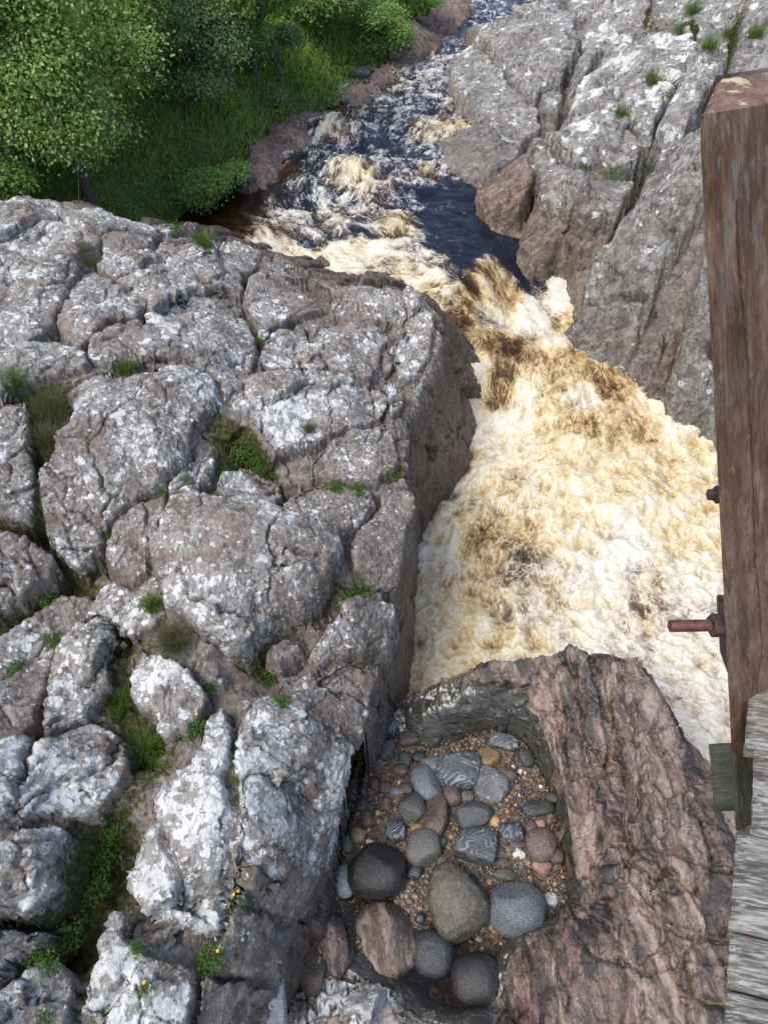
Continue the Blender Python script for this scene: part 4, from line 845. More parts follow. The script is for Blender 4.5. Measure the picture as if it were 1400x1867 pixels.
# ------------------------------------------------------------------ stones in the pothole
import bmesh
_ico = {}
def ico(sub):
    if sub not in _ico:
        bm = bmesh.new(); bmesh.ops.create_icosphere(bm, subdivisions=sub, radius=1.0)
        v = np.array([q.co[:] for q in bm.verts]); bm.verts.ensure_lookup_table()
        f = np.array([[w.index for w in q.verts] for q in bm.faces]); bm.free(); _ico[sub] = (v, f)
    return _ico[sub]
def stone_verts(rad, seed, sub=4, chop=4, sq=.35, nz=.05, wide=0.0, rough=0.0, chopd=.72):
    v, f = ico(sub); v = v.copy(); rg = np.random.default_rng(seed)
    k = 2 / (2 + sq * 2)
    v = np.sign(v) * np.abs(v)**k; 
    v *= (1 + nz * fbm(v[:, 0] * .9 + seed, v[:, 1] * .9, v[:, 2] * .9 + seed * .3, 3, .45))[:, None]
    for _ in range(chop):
        n = rg.normal(size=3); n[2] *= .7; n /= np.linalg.norm(n); o = rg.uniform(chopd, .95)
        d = v @ n - o; v -= n[None] * (np.maximum(d, 0) * .85)[:, None]
    if wide: v[:, 0] *= 1 - wide * v[:, 1]
    if rough: v *= (1 + rough * fbm(v[:, 0] * 5 + seed, v[:, 1] * 5, v[:, 2] * 5, 3, .6))[:, None]
    return v * np.array(rad), f

def stone_mat(kind):
    N = NT('stone_' + kind)
    oi = N.n('ShaderNodeObjectInfo'); rnd = oi.outputs['Random']
    off = N.n('ShaderNodeVectorMath', operation='ADD'); N.inp(off.inputs[0], N.co)
    cb = N.n('ShaderNodeCombineXYZ'); N.inp(cb.inputs[0], N.math('MULTIPLY', rnd, 17.0)); N.inp(cb.inputs[1], N.math('MULTIPLY', rnd, 9.0)); N.t.links.new(cb.outputs[0], off.inputs[1])
    v = off.outputs[0]
    big = N.noise(4, 5, .6, v, dist=.5); fine = N.noise(90, 4, .7, v); sp_ = N.noise(150, 2, .6, v)
    rough = .42
    P_ = dict(speckle=((.060, .070, .085), (.14, .16, .19)), slate=((.034, .040, .048), (.085, .096, .110)), banded=((.055, .066, .085), (.12, .14, .17)), swirl=((.10, .11, .13), (.20, .21, .23)),
              charcoal=((.030, .028, .030), (.060, .056, .058)), olive=((.075, .066, .050), (.165, .148, .115)), brown=((.075, .052, .038), (.17, .125, .095)), amber=((.16, .085, .025), (.38, .23, .09)),
              pink=((.095, .058, .048), (.21, .140, .118)), grey=((.10, .10, .095), (.22, .22, .205)), green=((.045, .055, .050), (.11, .125, .115)), white=((.45, .43, .40), (.66, .64, .60)), hump=((.070, .042, .033), (.16, .105, .084)), salmon=((.26, .13, .09), (.40, .23, .17)),
              pale=((.22, .24, .25), (.36, .38, .39)), navy=((.022, .032, .050), (.065, .085, .115)))[kind]
    kf = .50 if kind not in ('white', 'amber', 'salmon', 'pale') else .8
    P_ = tuple(tuple(q * kf for q in c_) for c_ in P_)
    c = N.ramp(big, [(.35, P_[0]), (.65, P_[1])])
    c = N.mix(N.mapr(fine, .45, .62, 0, .5), c, tuple(q * 2.2 for q in P_[1]))
    c = N.mix(N.mapr(N.noise(28, 6, .7, v), .54, .62, 0, .6), c, tuple(q * .55 for q in P_[0]))
    c = N.mix(N.mapr(N.noise(13, 7, .7, v, dist=.6), .60, .66, 0, .4), c, tuple(min(q * 2.4, .6) for q in P_[1]))
    if kind == 'speckle':
        c = N.mix(N.mapr(sp_, .52, .60, 0, .65), c, (.30, .32, .34)); c = N.mix(N.mapr(sp_, .44, .38, 0, .7), c, (.025, .028, .03))
    if kind in ('banded', 'swirl', 'navy'):
        w = N.noise(3.2 if kind != 'swirl' else 5.5, 2, .5, v, dist=.4)
        st = N.math('FRACT', N.math('MULTIPLY', w, 20.0 if kind != 'swirl' else 15.0))
        st = N.mapr(N.math('ABSOLUTE', N.math('SUBTRACT', st, .5)), .30, .5, 0, .9 if kind == 'swirl' else .5)
        c = N.mix(N.math('MULTIPLY', st, N.mapr(N.noise(6, 3, .5, v), .35, .55)), c, (.50, .51, .53))
    vn = N.mapr(N.math('ABSOLUTE', N.math('SUBTRACT', N.noise(1.3, 3, .5, v, dist=.3), .5)), 0, .003, .5 if kind in ('pink', 'navy', 'green') else .0, 0)
    c = N.mix(vn, c, (.42, .41, .40))
    val = N.n('ShaderNodeHueSaturation'); val.inputs['Saturation'].default_value = .85; N.inp(val.inputs['Value'], N.mapr(rnd, 0, 1, .75, 1.3)); N.inp(val.inputs['Color'], c)
    nm = N.bump(N.math('ADD', N.math('ADD', fine, N.math('MULTIPLY', big, 2)), N.math('MULTIPLY', N.noise(28, 5, .65, v), 1.5)), .55, .012)
    return N.fin(val.outputs[0], N.mapr(fine, .3, .7, .14, .34), nm, .5)
SM = {}
def smat(k):
    if k not in SM: SM[k] = stone_mat(k)
    return SM[k]
FLOOR = -8.35
occupied = []
def stone(px, py, w, h, rot, kind, label, name='boulder', cat='stone', group=None, z=None, chop=4, sq=.35, nz=.06, wide=0, rough=.010, flat=.72, sub=4, tilt=0, lift=.42, chopd=.72):
    zc = (FLOOR if z is None else z)
    q = P(px, py, zc); Zd = q[1] * cp - q[2] * sp
    kz = .94 if max(w, h) > 75 else 1.14; a = w * .5 / F * Zd * kz; b = h * .5 / F * Zd * kz; c = flat * min(a, b)
    zc += c * lift; q = P(px, py, zc)
    vv, ff = stone_verts((a, b, c), int(px * 7 + py), sub, chop, sq, nz, wide, rough, chopd)
    me = mesh_np(name, vv, ff, M_pot if kind == 'hump' else smat(kind), dict(brown=np.full(len(vv), .8), wet=np.full(len(vv), .5)) if kind == 'hump' else None)
    o = link(name, me, label=label, category=cat)
    if group: o['group'] = group
    o.location = q; o.rotation_euler = (math.radians(tilt), 0, math.radians(rot))
    occupied.append((q[0], q[1], max(a, b) * .92)); return o
ST = [
 (712, 1321, 50, 36, 20, 'navy', 'smooth dark blue oval stone in the top left corner of the pothole'),
 (737, 1328, 26, 18, -20, 'banded', 'small slate-blue stone tucked against the dark pothole wall'),
 (747, 1346, 40, 28, 10, 'brown', 'dark brown rounded stone below the dark pothole wall'),
 (707, 1367, 32, 38, 0, 'green', 'dark green-grey stone near the left wall of the pothole'),
 (740, 1386, 24, 30, 5, 'green', 'small grey-green stone left of the blue-grey stones'),
 (730, 1404, 28, 26, 0, 'brown', 'small dull brown stone among left-hand pebbles'),
 (764, 1380, 22, 20, 0, 'charcoal', 'small dark grey stone touching the foot of the dark wall'),
 (785, 1394, 35, 32, 0, 'speckle', 'round blue-grey stone above the pale speckled oval one'),
 (777, 1427, 46, 58, 25, 'speckle', 'pale blue-grey speckled oval stone left of the banded slate boulder'),
 (836, 1404, 72, 62, -8, 'banded', 'banded slate boulder with pale streaks in the upper middle of the pothole'),
 (892, 1429, 76, 62, -35, 'swirl', 'boulder with concentric white and grey swirl bands'),
 (890, 1384, 42, 34, -10, 'amber', 'amber-brown wet stone above the swirl-banded boulder'),
 (915, 1353, 54, 34, -8, 'banded', 'blue slate stone with a white vein near the far pothole wall'),
 (822, 1449, 34, 38, 10, 'brown', 'reddish-brown egg-shaped stone under the banded slate boulder'),
 (851, 1452, 24, 21, 0, 'grey', 'small grey stone beside the reddish-brown egg-shaped stone'),
 (920, 1412, 38, 24, -15, 'pink', 'small purplish stone right of the swirl-banded boulder'),
 (958, 1381, 25, 36, 15, 'green', 'dark olive upright stone near the right pothole wall'),
 (751, 1472, 44, 48, 20, 'green', 'dark olive-brown stone left of the split pink slab'),
 (797, 1487, 48, 72, 0, 'pink', 'pinkish-brown upright slab stone with a dark crack'),
 (858, 1489, 94, 54, 20, 'slate', 'dark angular slate boulder in the centre of the pothole'),
 (869, 1546, 96, 74, 5, 'banded', 'dark banded boulder below the angular slate one'),
 (935, 1514, 48, 42, -8, 'navy', 'dark navy slate stone right of the central boulders'),
 (981, 1474, 52, 26, 5, 'green', 'flat grey-green stone near the right wall'),
 (986, 1542, 52, 54, 10, 'pink', 'grey-brown cracked stone by the right wall of the pothole'),
 (720, 1516, 34, 36, 0, 'navy', 'mottled navy blue stone near the left wall'),
 (771, 1546, 58, 58, 0, 'grey', 'grey stone with pale olive mottling left of the dark banded boulder'),
 (721, 1444, 20, 16, 0, 'speckle', 'small blue-grey pebble left of the dark olive stone'),
 (686, 1588, 114, 100, 0, 'charcoal', 'large dark boulder leaning on the left wall with pale underside'),
 (627, 1607, 34, 52, 12, 'pale', 'pale grey oval stone wedged between the left wall and the large dark boulder'),
 (829, 1641, 110, 134, 24, 'olive', 'big rough grey-brown boulder with narrow top and broad foot'),
 (942, 1659, 112, 98, 0, 'speckle', 'big round blue-grey speckled boulder at the right of the pool'),
 (790, 1740, 80, 86, -10, 'slate', 'dark blue cleft boulder standing in the pool'),
 (869, 1785, 102, 90, 8, 'charcoal', 'smooth round charcoal boulder at the bottom of the pool'),
 (756, 1589, 28, 24, 0, 'navy', 'small dark banded stone between the big dark boulder and the rough one'),
 (919, 1595, 42, 22, -12, 'olive', 'brown-green flat pebble above the big speckled boulder'),
 (988, 1581, 34, 28, -10, 'salmon', 'salmon-pink blocky stone near the right wall'),
 (1012, 1559, 26, 28, 0, 'brown', 'grey-brown stone against the right wall beside the salmon one'),
 (945, 1557, 22, 19, 0, 'white', 'single white rounded pebble right of the dark banded boulder'),
 (1003, 1640, 25, 21, 0, 'pale', 'light blue angular pebble right of the big speckled boulder'),
 (860, 1610, 20, 28, 0, 'slate', 'dark grey upright pebble beside the rough grey-brown boulder'),
 (803, 1536, 25, 20, -10, 'green', 'small grey-green stone between the grey and dark banded stones'),
 (1004, 1454, 22, 18, 0, 'grey', 'small light grey pebble near the right wall'),
 (983, 1503, 20, 18, 0, 'salmon', 'small orange-pink pebble below the flat grey-green stone'),
 (968, 1509, 22, 26, 20, 'pink', 'small mauve pebble left of the orange-pink one'),
 (901, 1498, 20, 20, 0, 'amber', 'small ochre pebble right of the angular slate boulder'),
 (766, 1490, 20, 22, 0, 'amber', 'small ochre pebble left of the pink slab'),
 (761, 1509, 24, 14, 0, 'amber', 'flat golden pebble below the small ochre one'),
 (654, 1523, 26, 26, 0, 'amber', 'amber-centred stone near the left wall above the large dark boulder'),
 (668, 1493, 20, 28, 10, 'brown', 'brown upright pebble by the left wall'),
 (659, 1468, 18, 22, 0, 'slate', 'dark grey pebble touching the left wall'),
 (634, 1540, 20, 28, 10, 'grey', 'grey pebble wedged by the left wall above the pale oval stone'),
 (682, 1427, 18, 24, 20, 'pink', 'pinkish grey narrow pebble in the left gravel'),
 (703, 1436, 20, 22, 0, 'pink', 'mauve squarish pebble in the left gravel'),
 (807, 1567, 21, 17, 0, 'brown', 'small brown rounded pebble right of the mottled grey stone'),
 (741, 1437, 22, 20, 0, 'olive', 'yellowish pebble between the left gravel and the speckled oval stone'),
 (918, 1573, 30, 16, -10, 'pink', 'thin mauve flake above the flat brown-green pebble'),
 (705, 1465, 18, 24, 0, 'pink', 'reddish grey pebble left of the dark olive-brown stone'),
 (678, 1388, 20, 24, 0, 'brown', 'brown-grey pebble in the upper left gravel'),
]
SPEC = {19: dict(chop=9, chopd=.5, sq=.1), 12: dict(chop=8, chopd=.55), 20: dict(chop=5, chopd=.55, sq=.5), 9: dict(sq=.6, chop=5, chopd=.6), 29: dict(wide=.28, rough=.035, chop=4, sq=.2, flat=.85), 30: dict(sq=.25, chop=2, flat=.85, chopd=.85),
        32: dict(sq=.15, chop=1, chopd=.9, flat=.85, lift=.3), 31: dict(chop=2, sq=.2, lift=.3, chopd=.85), 27: dict(sq=.25, chop=3, flat=.8, rough=.012), 18: dict(chop=7, chopd=.6), 21: dict(chop=8, chopd=.55), 35: dict(chop=9, chopd=.55), 28: dict(sq=.1, chop=0), 0: dict(chop=1, sq=.1)}
for i, (px, py, w, h, rot, kind, lab) in enumerate(ST):
    big = max(w, h) > 36
    z = -8.47 if i in (31, 32) else None
    k = dict(SPEC.get(i, {}))
    o = stone(px, py, w, h, rot, kind, lab, 'boulder' if big else 'pebble', 'boulder' if big else 'pebble', z=z, sub=5 if w > 70 else (4 if w > 36 else 3), **k)
# reddish boulder half in the pool, blocks at the left foot, grey block at the bottom edge
stone(706, 1718, 128, 140, 6, 'hump', 'smooth reddish rock hump half sunk in the brown pool', 'boulder', 'boulder', z=-8.50, sub=5, chop=1, sq=.28, nz=.10, flat=.48, lift=.25, rough=.012, chopd=.85)
stone(608, 1738, 84, 130, 12, 'hump', 'reddish-brown cracked block wedged at the foot of the left wall', 'boulder', 'boulder', z=-8.3, sub=4, chop=8, sq=.5, flat=.7, lift=.4, rough=.03, chopd=.55)
stone(566, 1765, 60, 100, 20, 'brown', 'dark brown broken block beneath the left outcrop', 'boulder', 'boulder', z=-8.2, sub=4, chop=8, sq=.5, flat=.8, lift=.4, rough=.03, chopd=.5)
stone(482, 1848, 132, 104, 18, 'pale', 'pale blue-grey angular boulder at the bottom edge beside the lichened hump', 'boulder', 'boulder', z=-7.75, sub=5, chop=8, sq=.3, flat=.9, lift=.5, rough=.008, chopd=.5)
# loose stones on the river banks
stone(656, 132, 32, 24, 0, 'grey', 'lone grey boulder at the edge of the grass by the upper rapids', 'boulder', 'boulder', z=-5.95, sub=4, chop=5)
for i, (px, py, w) in enumerate([(628, 183, 16), (612, 190, 13), (585, 196, 14), (640, 160, 15), (668, 148, 12), (600, 205, 12), (560, 214, 12), (690, 118, 16), (650, 172, 11), (575, 205, 10)]):
    stone(px, py, w, w * .75, i * 40, 'pink' if i % 2 else 'grey', '%s rock of the bank rubble below the grass, %s' % ('pinkish angular' if i % 2 else 'grey angular', ['left of the lone boulder', 'second downstream of the boulder', 'midway along the strip', 'touching the boulder', 'right of the lone grey boulder', 'nearest the water in mid strip', 'lowest but one downstream', 'furthest upstream beneath the bushes', 'directly under the lone grey boulder', 'a little above the lowest one'][i]), 'bank_rock', 'rock', 'bank rubble stones', z=-6.0, sub=3, chop=6, chopd=.55)

# pebbles one can pick out, then gravel
fl = np.array(G_floor); rgp = np.random.default_rng(21)
PK = [('amber', 'amber'), ('brown', 'brown'), ('grey', 'grey'), ('pink', 'pinkish'), ('green', 'grey-green'), ('slate', 'dark slate'), ('white', 'white'), ('olive', 'olive'), ('salmon', 'salmon'), ('speckle', 'blue-grey')]
PW = np.array([.20, .17, .14, .14, .08, .06, .035, .085, .04, .05]); PW /= PW.sum()
pm = {}
for k, _n in PK:
    pm[k] = []
    for v_ in range(3):
        vv, ff = stone_verts((1, .74, .6), hash(k) % 1 + v_ * 13 + len(k) * 31, 2, 6, .3, .08, chopd=.6)
        pm[k].append(vv)
pmesh = {(k, v_): mesh_np('pebble', pm[k][v_] * .028, ico(2)[1], smat(k)) for k, _n in PK for v_ in range(3)}
placed = []; tries = 0
inner_floor = offset_poly(fl, -.02)
while len(placed) < 270 and tries < 60000:
    tries += 1
    x = rgp.uniform(fl[:, 0].min(), fl[:, 0].max()); y = rgp.uniform(fl[:, 1].min(), fl[:, 1].max()); r = max(.020, min(.068, rgp.exponential(.018) + .022))
    if not inside(inner_floor, np.array([x]), np.array([y]))[0]: continue
    if any((x - a)**2 + (y - b)**2 < (r * .85 + c * .93)**2 for a, b, c in occupied): continue
    if any((x - a)**2 + (y - b)**2 < (.9 * (r + c))**2 for a, b, c in placed): continue
    placed.append((x, y, r))
SHORT = {0: 'the dark blue oval corner stone', 2: 'the dark brown stone', 3: 'the dark green-grey stone', 8: 'the pale speckled oval stone', 9: 'the banded slate boulder', 10: 'the swirl-banded boulder', 11: 'the amber-brown stone', 12: 'the white-veined slate stone', 13: 'the reddish egg-shaped stone',
         16: 'the dark olive upright stone', 17: 'the dark olive-brown stone', 18: 'the split pink slab', 19: 'the central angular slate boulder', 20: 'the dark banded boulder', 21: 'the navy slate stone', 22: 'the flat grey-green stone', 23: 'the cracked grey-brown stone', 24: 'the mottled navy stone',
         25: 'the mottled grey stone', 27: 'the large dark boulder', 28: 'the pale grey wedged stone', 29: 'the rough grey-brown boulder', 30: 'the big speckled boulder', 31: 'the cleft blue boulder', 32: 'the charcoal boulder', 35: 'the salmon stone', 37: 'the white pebble'}
_sp = [(P(ST[k][0], ST[k][1], FLOOR), v) for k, v in SHORT.items()]
def where(x, y):
    q, nm = min(_sp, key=lambda t: (t[0][0] - x)**2 + (t[0][1] - y)**2)
    dx, dy = x - q[0], y - q[1]; a_, b_ = abs(dx), abs(dy)
    side = 'left of' if dx < 0 else 'right of'; ver = 'above' if dy > 0 else 'below'
    return ('%s %s' % (side if a_ > b_ else ver, nm)) if max(a_, b_) > 2.2 * min(a_, b_) else '%s and %s %s' % (ver, side, nm)
_used = {}
def plabel(col, x, y, r):
    base = '%s %s pebble %s' % ('tiny' if r < .024 else 'small' if r < .034 else 'larger', col, where(x, y))
    return base
_lab = [None] * len(placed)
_kk = [int(rgp.choice(len(PK), p=PW)) for _ in placed]
_grp = {}
for i_, (x, y, r) in enumerate(placed): _grp.setdefault(plabel(PK[_kk[i_]][1], x, y, r), []).append(i_)
for l_, ii in _grp.items():
    if len(ii) == 1: _lab[ii[0]] = l_; continue
    ii.sort(key=lambda q: min((t[0][0] - placed[q][0])**2 + (t[0][1] - placed[q][1])**2 for t in _sp))
    wd = ['closest', 'farthest'] if len(ii) == 2 else ['closest', 'middle', 'farthest'] if len(ii) == 3 else ['closest', 'second', 'third', 'farthest', 'outermost', 'last']
    for n_, q in enumerate(ii): _lab[q] = l_ + (', the %s' % wd[min(n_, len(wd) - 1)])
fz = lambda x, y: surf_z(['G'], np.array([x]), np.array([y]))[0]
for i_, (x, y, r) in enumerate(placed):
    k = _kk[i_]; key, nm_ = PK[k]
    o = link('pebble', pmesh[(key, int(rgp.integers(3)))], label=_lab[i_], category='pebble', group='small %s pebbles in the pothole' % nm_)
    o.location = (x, y, fz(x, y) + r * .35); s_ = r / .028; o.scale = (s_, s_ * rgp.uniform(.8, 1.15), s_); o.rotation_euler = (rgp.uniform(-.4, .4), rgp.uniform(-.4, .4), rgp.uniform(0, 6.28))
def gravel():
    n = 15000; rg = np.random.default_rng(33)
    x = rg.uniform(fl[:, 0].min(), fl[:, 0].max(), n * 2); y = rg.uniform(fl[:, 1].min(), fl[:, 1].max(), n * 2)
    m = inside(offset_poly(fl, .04), x, y)
    m &= rg.random(len(x)) < .97
    x = x[m][:n]; y = y[m][:n]; n = len(x); z = surf_z(['G'], x, y); z = np.where(z > FLOOR + .08, FLOOR, z)
    v, f = ico(1); r = np.minimum(rg.exponential(.0055, n) + .0065, .021)
    vr = v[None] * rg.uniform(.55, 1.15, (n, 1, 3)) * (1 + rg.uniform(-.18, .18, (n, len(v), 1))) * r[:, None, None]
    a = rg.uniform(0, 6.28, n); ca, sa = np.cos(a)[:, None], np.sin(a)[:, None]
    X = vr[..., 0] * ca - vr[..., 1] * sa + x[:, None]; Y = vr[..., 0] * sa + vr[..., 1] * ca + y[:, None]; Z = vr[..., 2] + z[:, None] + (r * rg.uniform(-.1, .9, n))[:, None] + .004
    V = np.stack([X, Y, Z], 2).reshape(-1, 3); Fq = (f[None] + (np.arange(n) * len(v))[:, None, None]).reshape(-1, 3)
    pal = np.array([(.34, .22, .10), (.22, .13, .06), (.16, .12, .09), (.28, .25, .21), (.12, .115, .11), (.30, .19, .15), (.46, .42, .36), (.09, .10, .10), (.40, .28, .15)])
    c = pal[rg.choice(len(pal), n, p=[.18, .17, .17, .12, .12, .09, .04, .06, .05])] * rg.uniform(.30, .85, (n, 1))
    N = NT('gravel'); at = N.attr('tint').outputs['Color']; N.fin(at, .38, None, .5)
    link('gravel', mesh_np('gravel', V, Fq, N.m, smooth=True, colors=np.repeat(c, len(v), 0)), kind='stuff')
gravel()
def pool():
    pts = [(600, 1640), (640, 1642), (700, 1630), (760, 1600), (790, 1640), (840, 1690), (900, 1712), (945, 1708), (925, 1740), (912, 1790), (922, 1840), (880, 1870), (800, 1865), (740, 1830), (680, 1800), (620, 1780), (590, 1700)]
    pl = offset_poly(np.array([P(a, b, -8.37) for a, b in pts]), .05)
    bm = bmesh.new(); vs_ = [bm.verts.new((q[0], q[1], -8.368)) for q in pl]; lo = [bm.verts.new((q[0], q[1], -8.80)) for q in pl]
    bm.faces.new(vs_); bm.faces.new(lo[::-1])
    for i in range(len(pl)): bm.faces.new((vs_[i], lo[i], lo[(i + 1) % len(pl)], vs_[(i + 1) % len(pl)]))
    bmesh.ops.recalc_face_normals(bm, faces=bm.faces)
    me = bpy.data.meshes.new('pool'); bm.to_mesh(me); bm.free()
    N = NT('peaty_pool_water'); b = N.b
    b.inputs['Base Color'].default_value = (1, 1, 1, 1); b.inputs['Transmission Weight'].default_value = 1; b.inputs['Roughness'].default_value = .02; b.inputs['IOR'].default_value = 1.33
    ab = N.n('ShaderNodeVolumeAbsorption'); ab.inputs['Color'].default_value = (.50, .33, .05, 1); ab.inputs['Density'].default_value = 6
    N.t.links.new(ab.outputs[0], N.t.nodes['Material Output'].inputs['Volume'])
    N.t.links.new(N.bump(N.noise(9, 2), .03, .01), b.inputs['Normal'])
    me.materials.append(N.m); link('pool', me, kind='structure')
pool()

# ------------------------------------------------------------------ foliage
def leaf_mat(name, c1, c2, trans=.35, rough=.5):
    N = NT(name); at = N.attr('tint').outputs['Color']
    N.fin(at, rough, None, .35)
    tr = N.n('ShaderNodeBsdfTranslucent'); N.t.links.new(N.mix(1, at, (1.25, 1.5, .6), 'MULTIPLY'), tr.inputs[0])
    mx = N.n('ShaderNodeMixShader'); mx.inputs[0].default_value = trans + .1
    N.t.links.new(N.b.outputs[0], mx.inputs[1]); N.t.links.new(tr.outputs[0], mx.inputs[2]); N.t.links.new(mx.outputs[0], N.t.nodes['Material Output'].inputs[0])
    return N.m
M_leaf = leaf_mat('leaves', 0, 0); M_grass = leaf_mat('grass_blades', 0, 0, .3, .55)
def bark_mat():
    N = NT('bark'); c = N.ramp(N.noise(12, 6, .7, N.vmul(N.co, (3, 3, .7))), [(.3, (.04, .033, .026)), (.7, (.16, .14, .12))])
    return N.fin(c, .9, N.bump(N.noise(30, 5), .6, .01), .2)
M_bark = bark_mat()
def leaves(cen, nrm, size, rg, tint, aspect=.62):
    """leaf blades: a folded pair of triangles each"""
    n = len(cen)
    nn = nrm / (np.linalg.norm(nrm, axis=1)[:, None] + 1e-9)
    r = rg.normal(size=(n, 3)); t = np.cross(nn, r); t /= np.linalg.norm(t, axis=1)[:, None] + 1e-9; b = np.cross(nn, t)
    s = size[:, None]; w = s * aspect * .5
    p0 = cen - t * s * .5; p1 = cen + b * w + t * s * .05 + nn * w * .25; p2 = cen + t * s * .5 - nn * s * .12; p3 = cen - b * w + t * s * .05 + nn * w * .25
    V = np.stack([p0, p1, p2, p3], 1).reshape(-1, 3); k = np.arange(n)[:, None] * 4
    Fq = np.concatenate([k + [0, 1, 2], k + [0, 2, 3]], 0)
    return V, Fq, np.repeat(tint, 4, 0)
def tube(pts, rads, seg=6):
    V = []; Fq = []
    for i, (p, r) in enumerate(zip(pts, rads)):
        p = np.array(p); d = np.array(pts[min(i + 1, len(pts) - 1)]) - np.array(pts[max(i - 1, 0)]); d = d / (np.linalg.norm(d) + 1e-9)
        a = np.cross(d, [.3, .9, .2]); a /= np.linalg.norm(a); b = np.cross(d, a)
        for k in range(seg): V.append(p + r * (math.cos(k * 2 * math.pi / seg) * a + math.sin(k * 2 * math.pi / seg) * b))
        if i:
            for k in range(seg):
                o = (i - 1) * seg; Fq.append([o + k, o + (k + 1) % seg, o + seg + (k + 1) % seg, o + seg + k])
    return V, Fq
def join(parts):
    V = []; Fq = []; o = 0
    for v, f in parts: V += list(v); Fq += [[a + o for a in q] for q in f]; o += len(v)
    return V, Fq
def tree(cpx, cpy, cz, rad, nclus, label, cols, seed, leaf=.085, name='tree', cat='tree', group=None, nlobe=9, flat=.85, per=26):
    rg = np.random.default_rng(seed); c = P(cpx, cpy, cz)
    rx, ry, rz = (rad if isinstance(rad, tuple) else (rad, rad, rad * flat))
    gzv = float(gz(np.array([c[0]]), np.array([c[1]]))[0]); gzv = min(gzv, c[2] - rz * .3)
    foot = np.array([c[0] + rg.uniform(-.3, .3), c[1] + rg.uniform(-.2, .4), gzv - .1])
    R_ = np.array([rx, ry, rz])
    lob = rg.normal(size=(nlobe, 3)); lob /= np.linalg.norm(lob, axis=1)[:, None]; lob[:, 2] = lob[:, 2] * .8 + .1; lob = lob * rg.uniform(.45, .78, (nlobe, 1))
    lr = rg.uniform(.20, .38, nlobe)
    pick = rg.integers(0, nlobe, nclus); d = rg.normal(size=(nclus, 3)); d /= np.linalg.norm(d, axis=1)[:, None]; d[:, 2] = np.where(rg.random(nclus) < .65, np.abs(d[:, 2]), d[:, 2])
    shell = rg.random(nclus)**.35
    local = lob[pick] + d * (lr[pick] * shell)[:, None]
    tw = c + local * R_ + rg.normal(size=(nclus, 3)) * .03
    nrm_t = d * .7 + np.array([0, -.15, .8]) + rg.normal(size=(nclus, 3)) * .35
    cs = np.mean(R_) * .10 + .04
    off = rg.normal(size=(nclus, per, 3)) * np.array([1, 1, .55]) * cs
    cen = (tw[:, None, :] + off).reshape(-1, 3); nr = (nrm_t[:, None, :] + rg.normal(size=(nclus, per, 3)) * .45).reshape(-1, 3)
    size = rg.uniform(.65, 1.25, len(cen)) * leaf * .88
    lo, hi = np.array(cols[0]), np.array(cols[1])
    m = np.clip(rg.normal(.45, .22, (nclus, 1, 1)) + rg.normal(0, .16, (nclus, per, 1)), 0, 1); tint = (lo + (hi - lo) * m).reshape(-1, 3)
    V, Fq, tt = leaves(cen, nr, size, rg, tint)
    root = empty(name, tuple(foot), label=label, category=cat)
    if group: root['group'] = group
    cr = link('crown', mesh_np('crown', V - foot, Fq, M_leaf, smooth=False, colors=tt), root)
    parts = []
    hub = (foot + (c - foot) * .6)
    tr_ = [foot, foot + (hub - foot) * .5 + rg.normal(size=3) * .08, hub]
    tk = np.mean(R_) * .055 + .01
    tv = tube([q - foot for q in tr_], [tk * 1.3, tk, tk * .8])
    for l in lob:
        e = c + l * R_; m1 = (hub + e) / 2 + rg.normal(size=3) * .12 * np.mean(R_); e2 = e + (e - hub) * .35
        parts.append(tube([hub - foot, m1 - foot, e - foot, e2 - foot], [tk * .7, tk * .45, tk * .25, tk * .08], 5))
        for _ in range(6):
            t0 = e + rg.normal(size=3) * .05; t1 = t0 + (rg.normal(size=3) + l) * R_ * .22
            parts.append(tube([t0 - foot, (t0 + t1) / 2 + rg.normal(size=3) * .04 - foot, t1 - foot], [tk * .2, tk * .12, tk * .04], 4))
    link('trunk', mesh_np('trunk', *tv, M_bark), root)
    link('limbs', mesh_np('limbs', *join(parts), M_bark), root)
    return root
G1 = [(.12, .21, .05), (.50, .62, .26)]; G2 = [(.07, .13, .035), (.32, .45, .14)]; G3 = [(.09, .18, .04), (.36, .52, .17)]; G4 = [(.08, .14, .055), (.36, .47, .24)]
tree(85, 150, -3.75, (1.75, 1.3, 1.45), 1500, 'light green leafy tree spreading from the left edge above the grass', G1, 1, .075, nlobe=16)
tree(-40, 60, -3.0, (1.6, 1.4, 1.5), 700, 'light green tree in the top left corner', G1, 2, .075, nlobe=10)
tree(160, 0, -3.1, (1.5, 1.4, 1.3), 900, 'yellow-green crown at the top edge right of the corner tree', G1, 12, .075, nlobe=10)
tree(5, 300, -4.75, (.80, .7, .75), 600, 'mid green bush at the left edge just above the outcrop', G3, 3, .07, nlobe=7)
tree(330, 55, -3.9, (1.25, 1.2, 1.05), 1200, 'dull green tree with drooping branches over the shaded grass', G4, 4, .08, nlobe=13)
tree(345, 150, -4.6, (.75, .6, .42), 300, 'low dull green bough hanging over the dark grass', G4, 24, .075, nlobe=7)
tree(262, 0, -3.3, (1.3, 1.3, 1.2), 800, 'dark tree between the light green tree and the drooping one', G2, 5, .08)
tree(455, 20, -4.0, (1.3, 1.2, .85), 800, 'mid green tree at the top edge above the sunlit grass', G3, 6, .08, nlobe=11)
tree(500, 80, -4.7, (.6, .6, .35), 260, 'lower dull green bough at the grass edge', G4, 26, .08, nlobe=6)
tree(585, -25, -4.2, (1.5, 1.4, .9), 700, 'deep green tree behind the upper grass slope', G2, 7, .09, nlobe=10)
tree(690, 52, -5.2, (.95, .9, .75), 650, 'bright green bush beside the pink bank ledge', G3, 8, .08, nlobe=9)
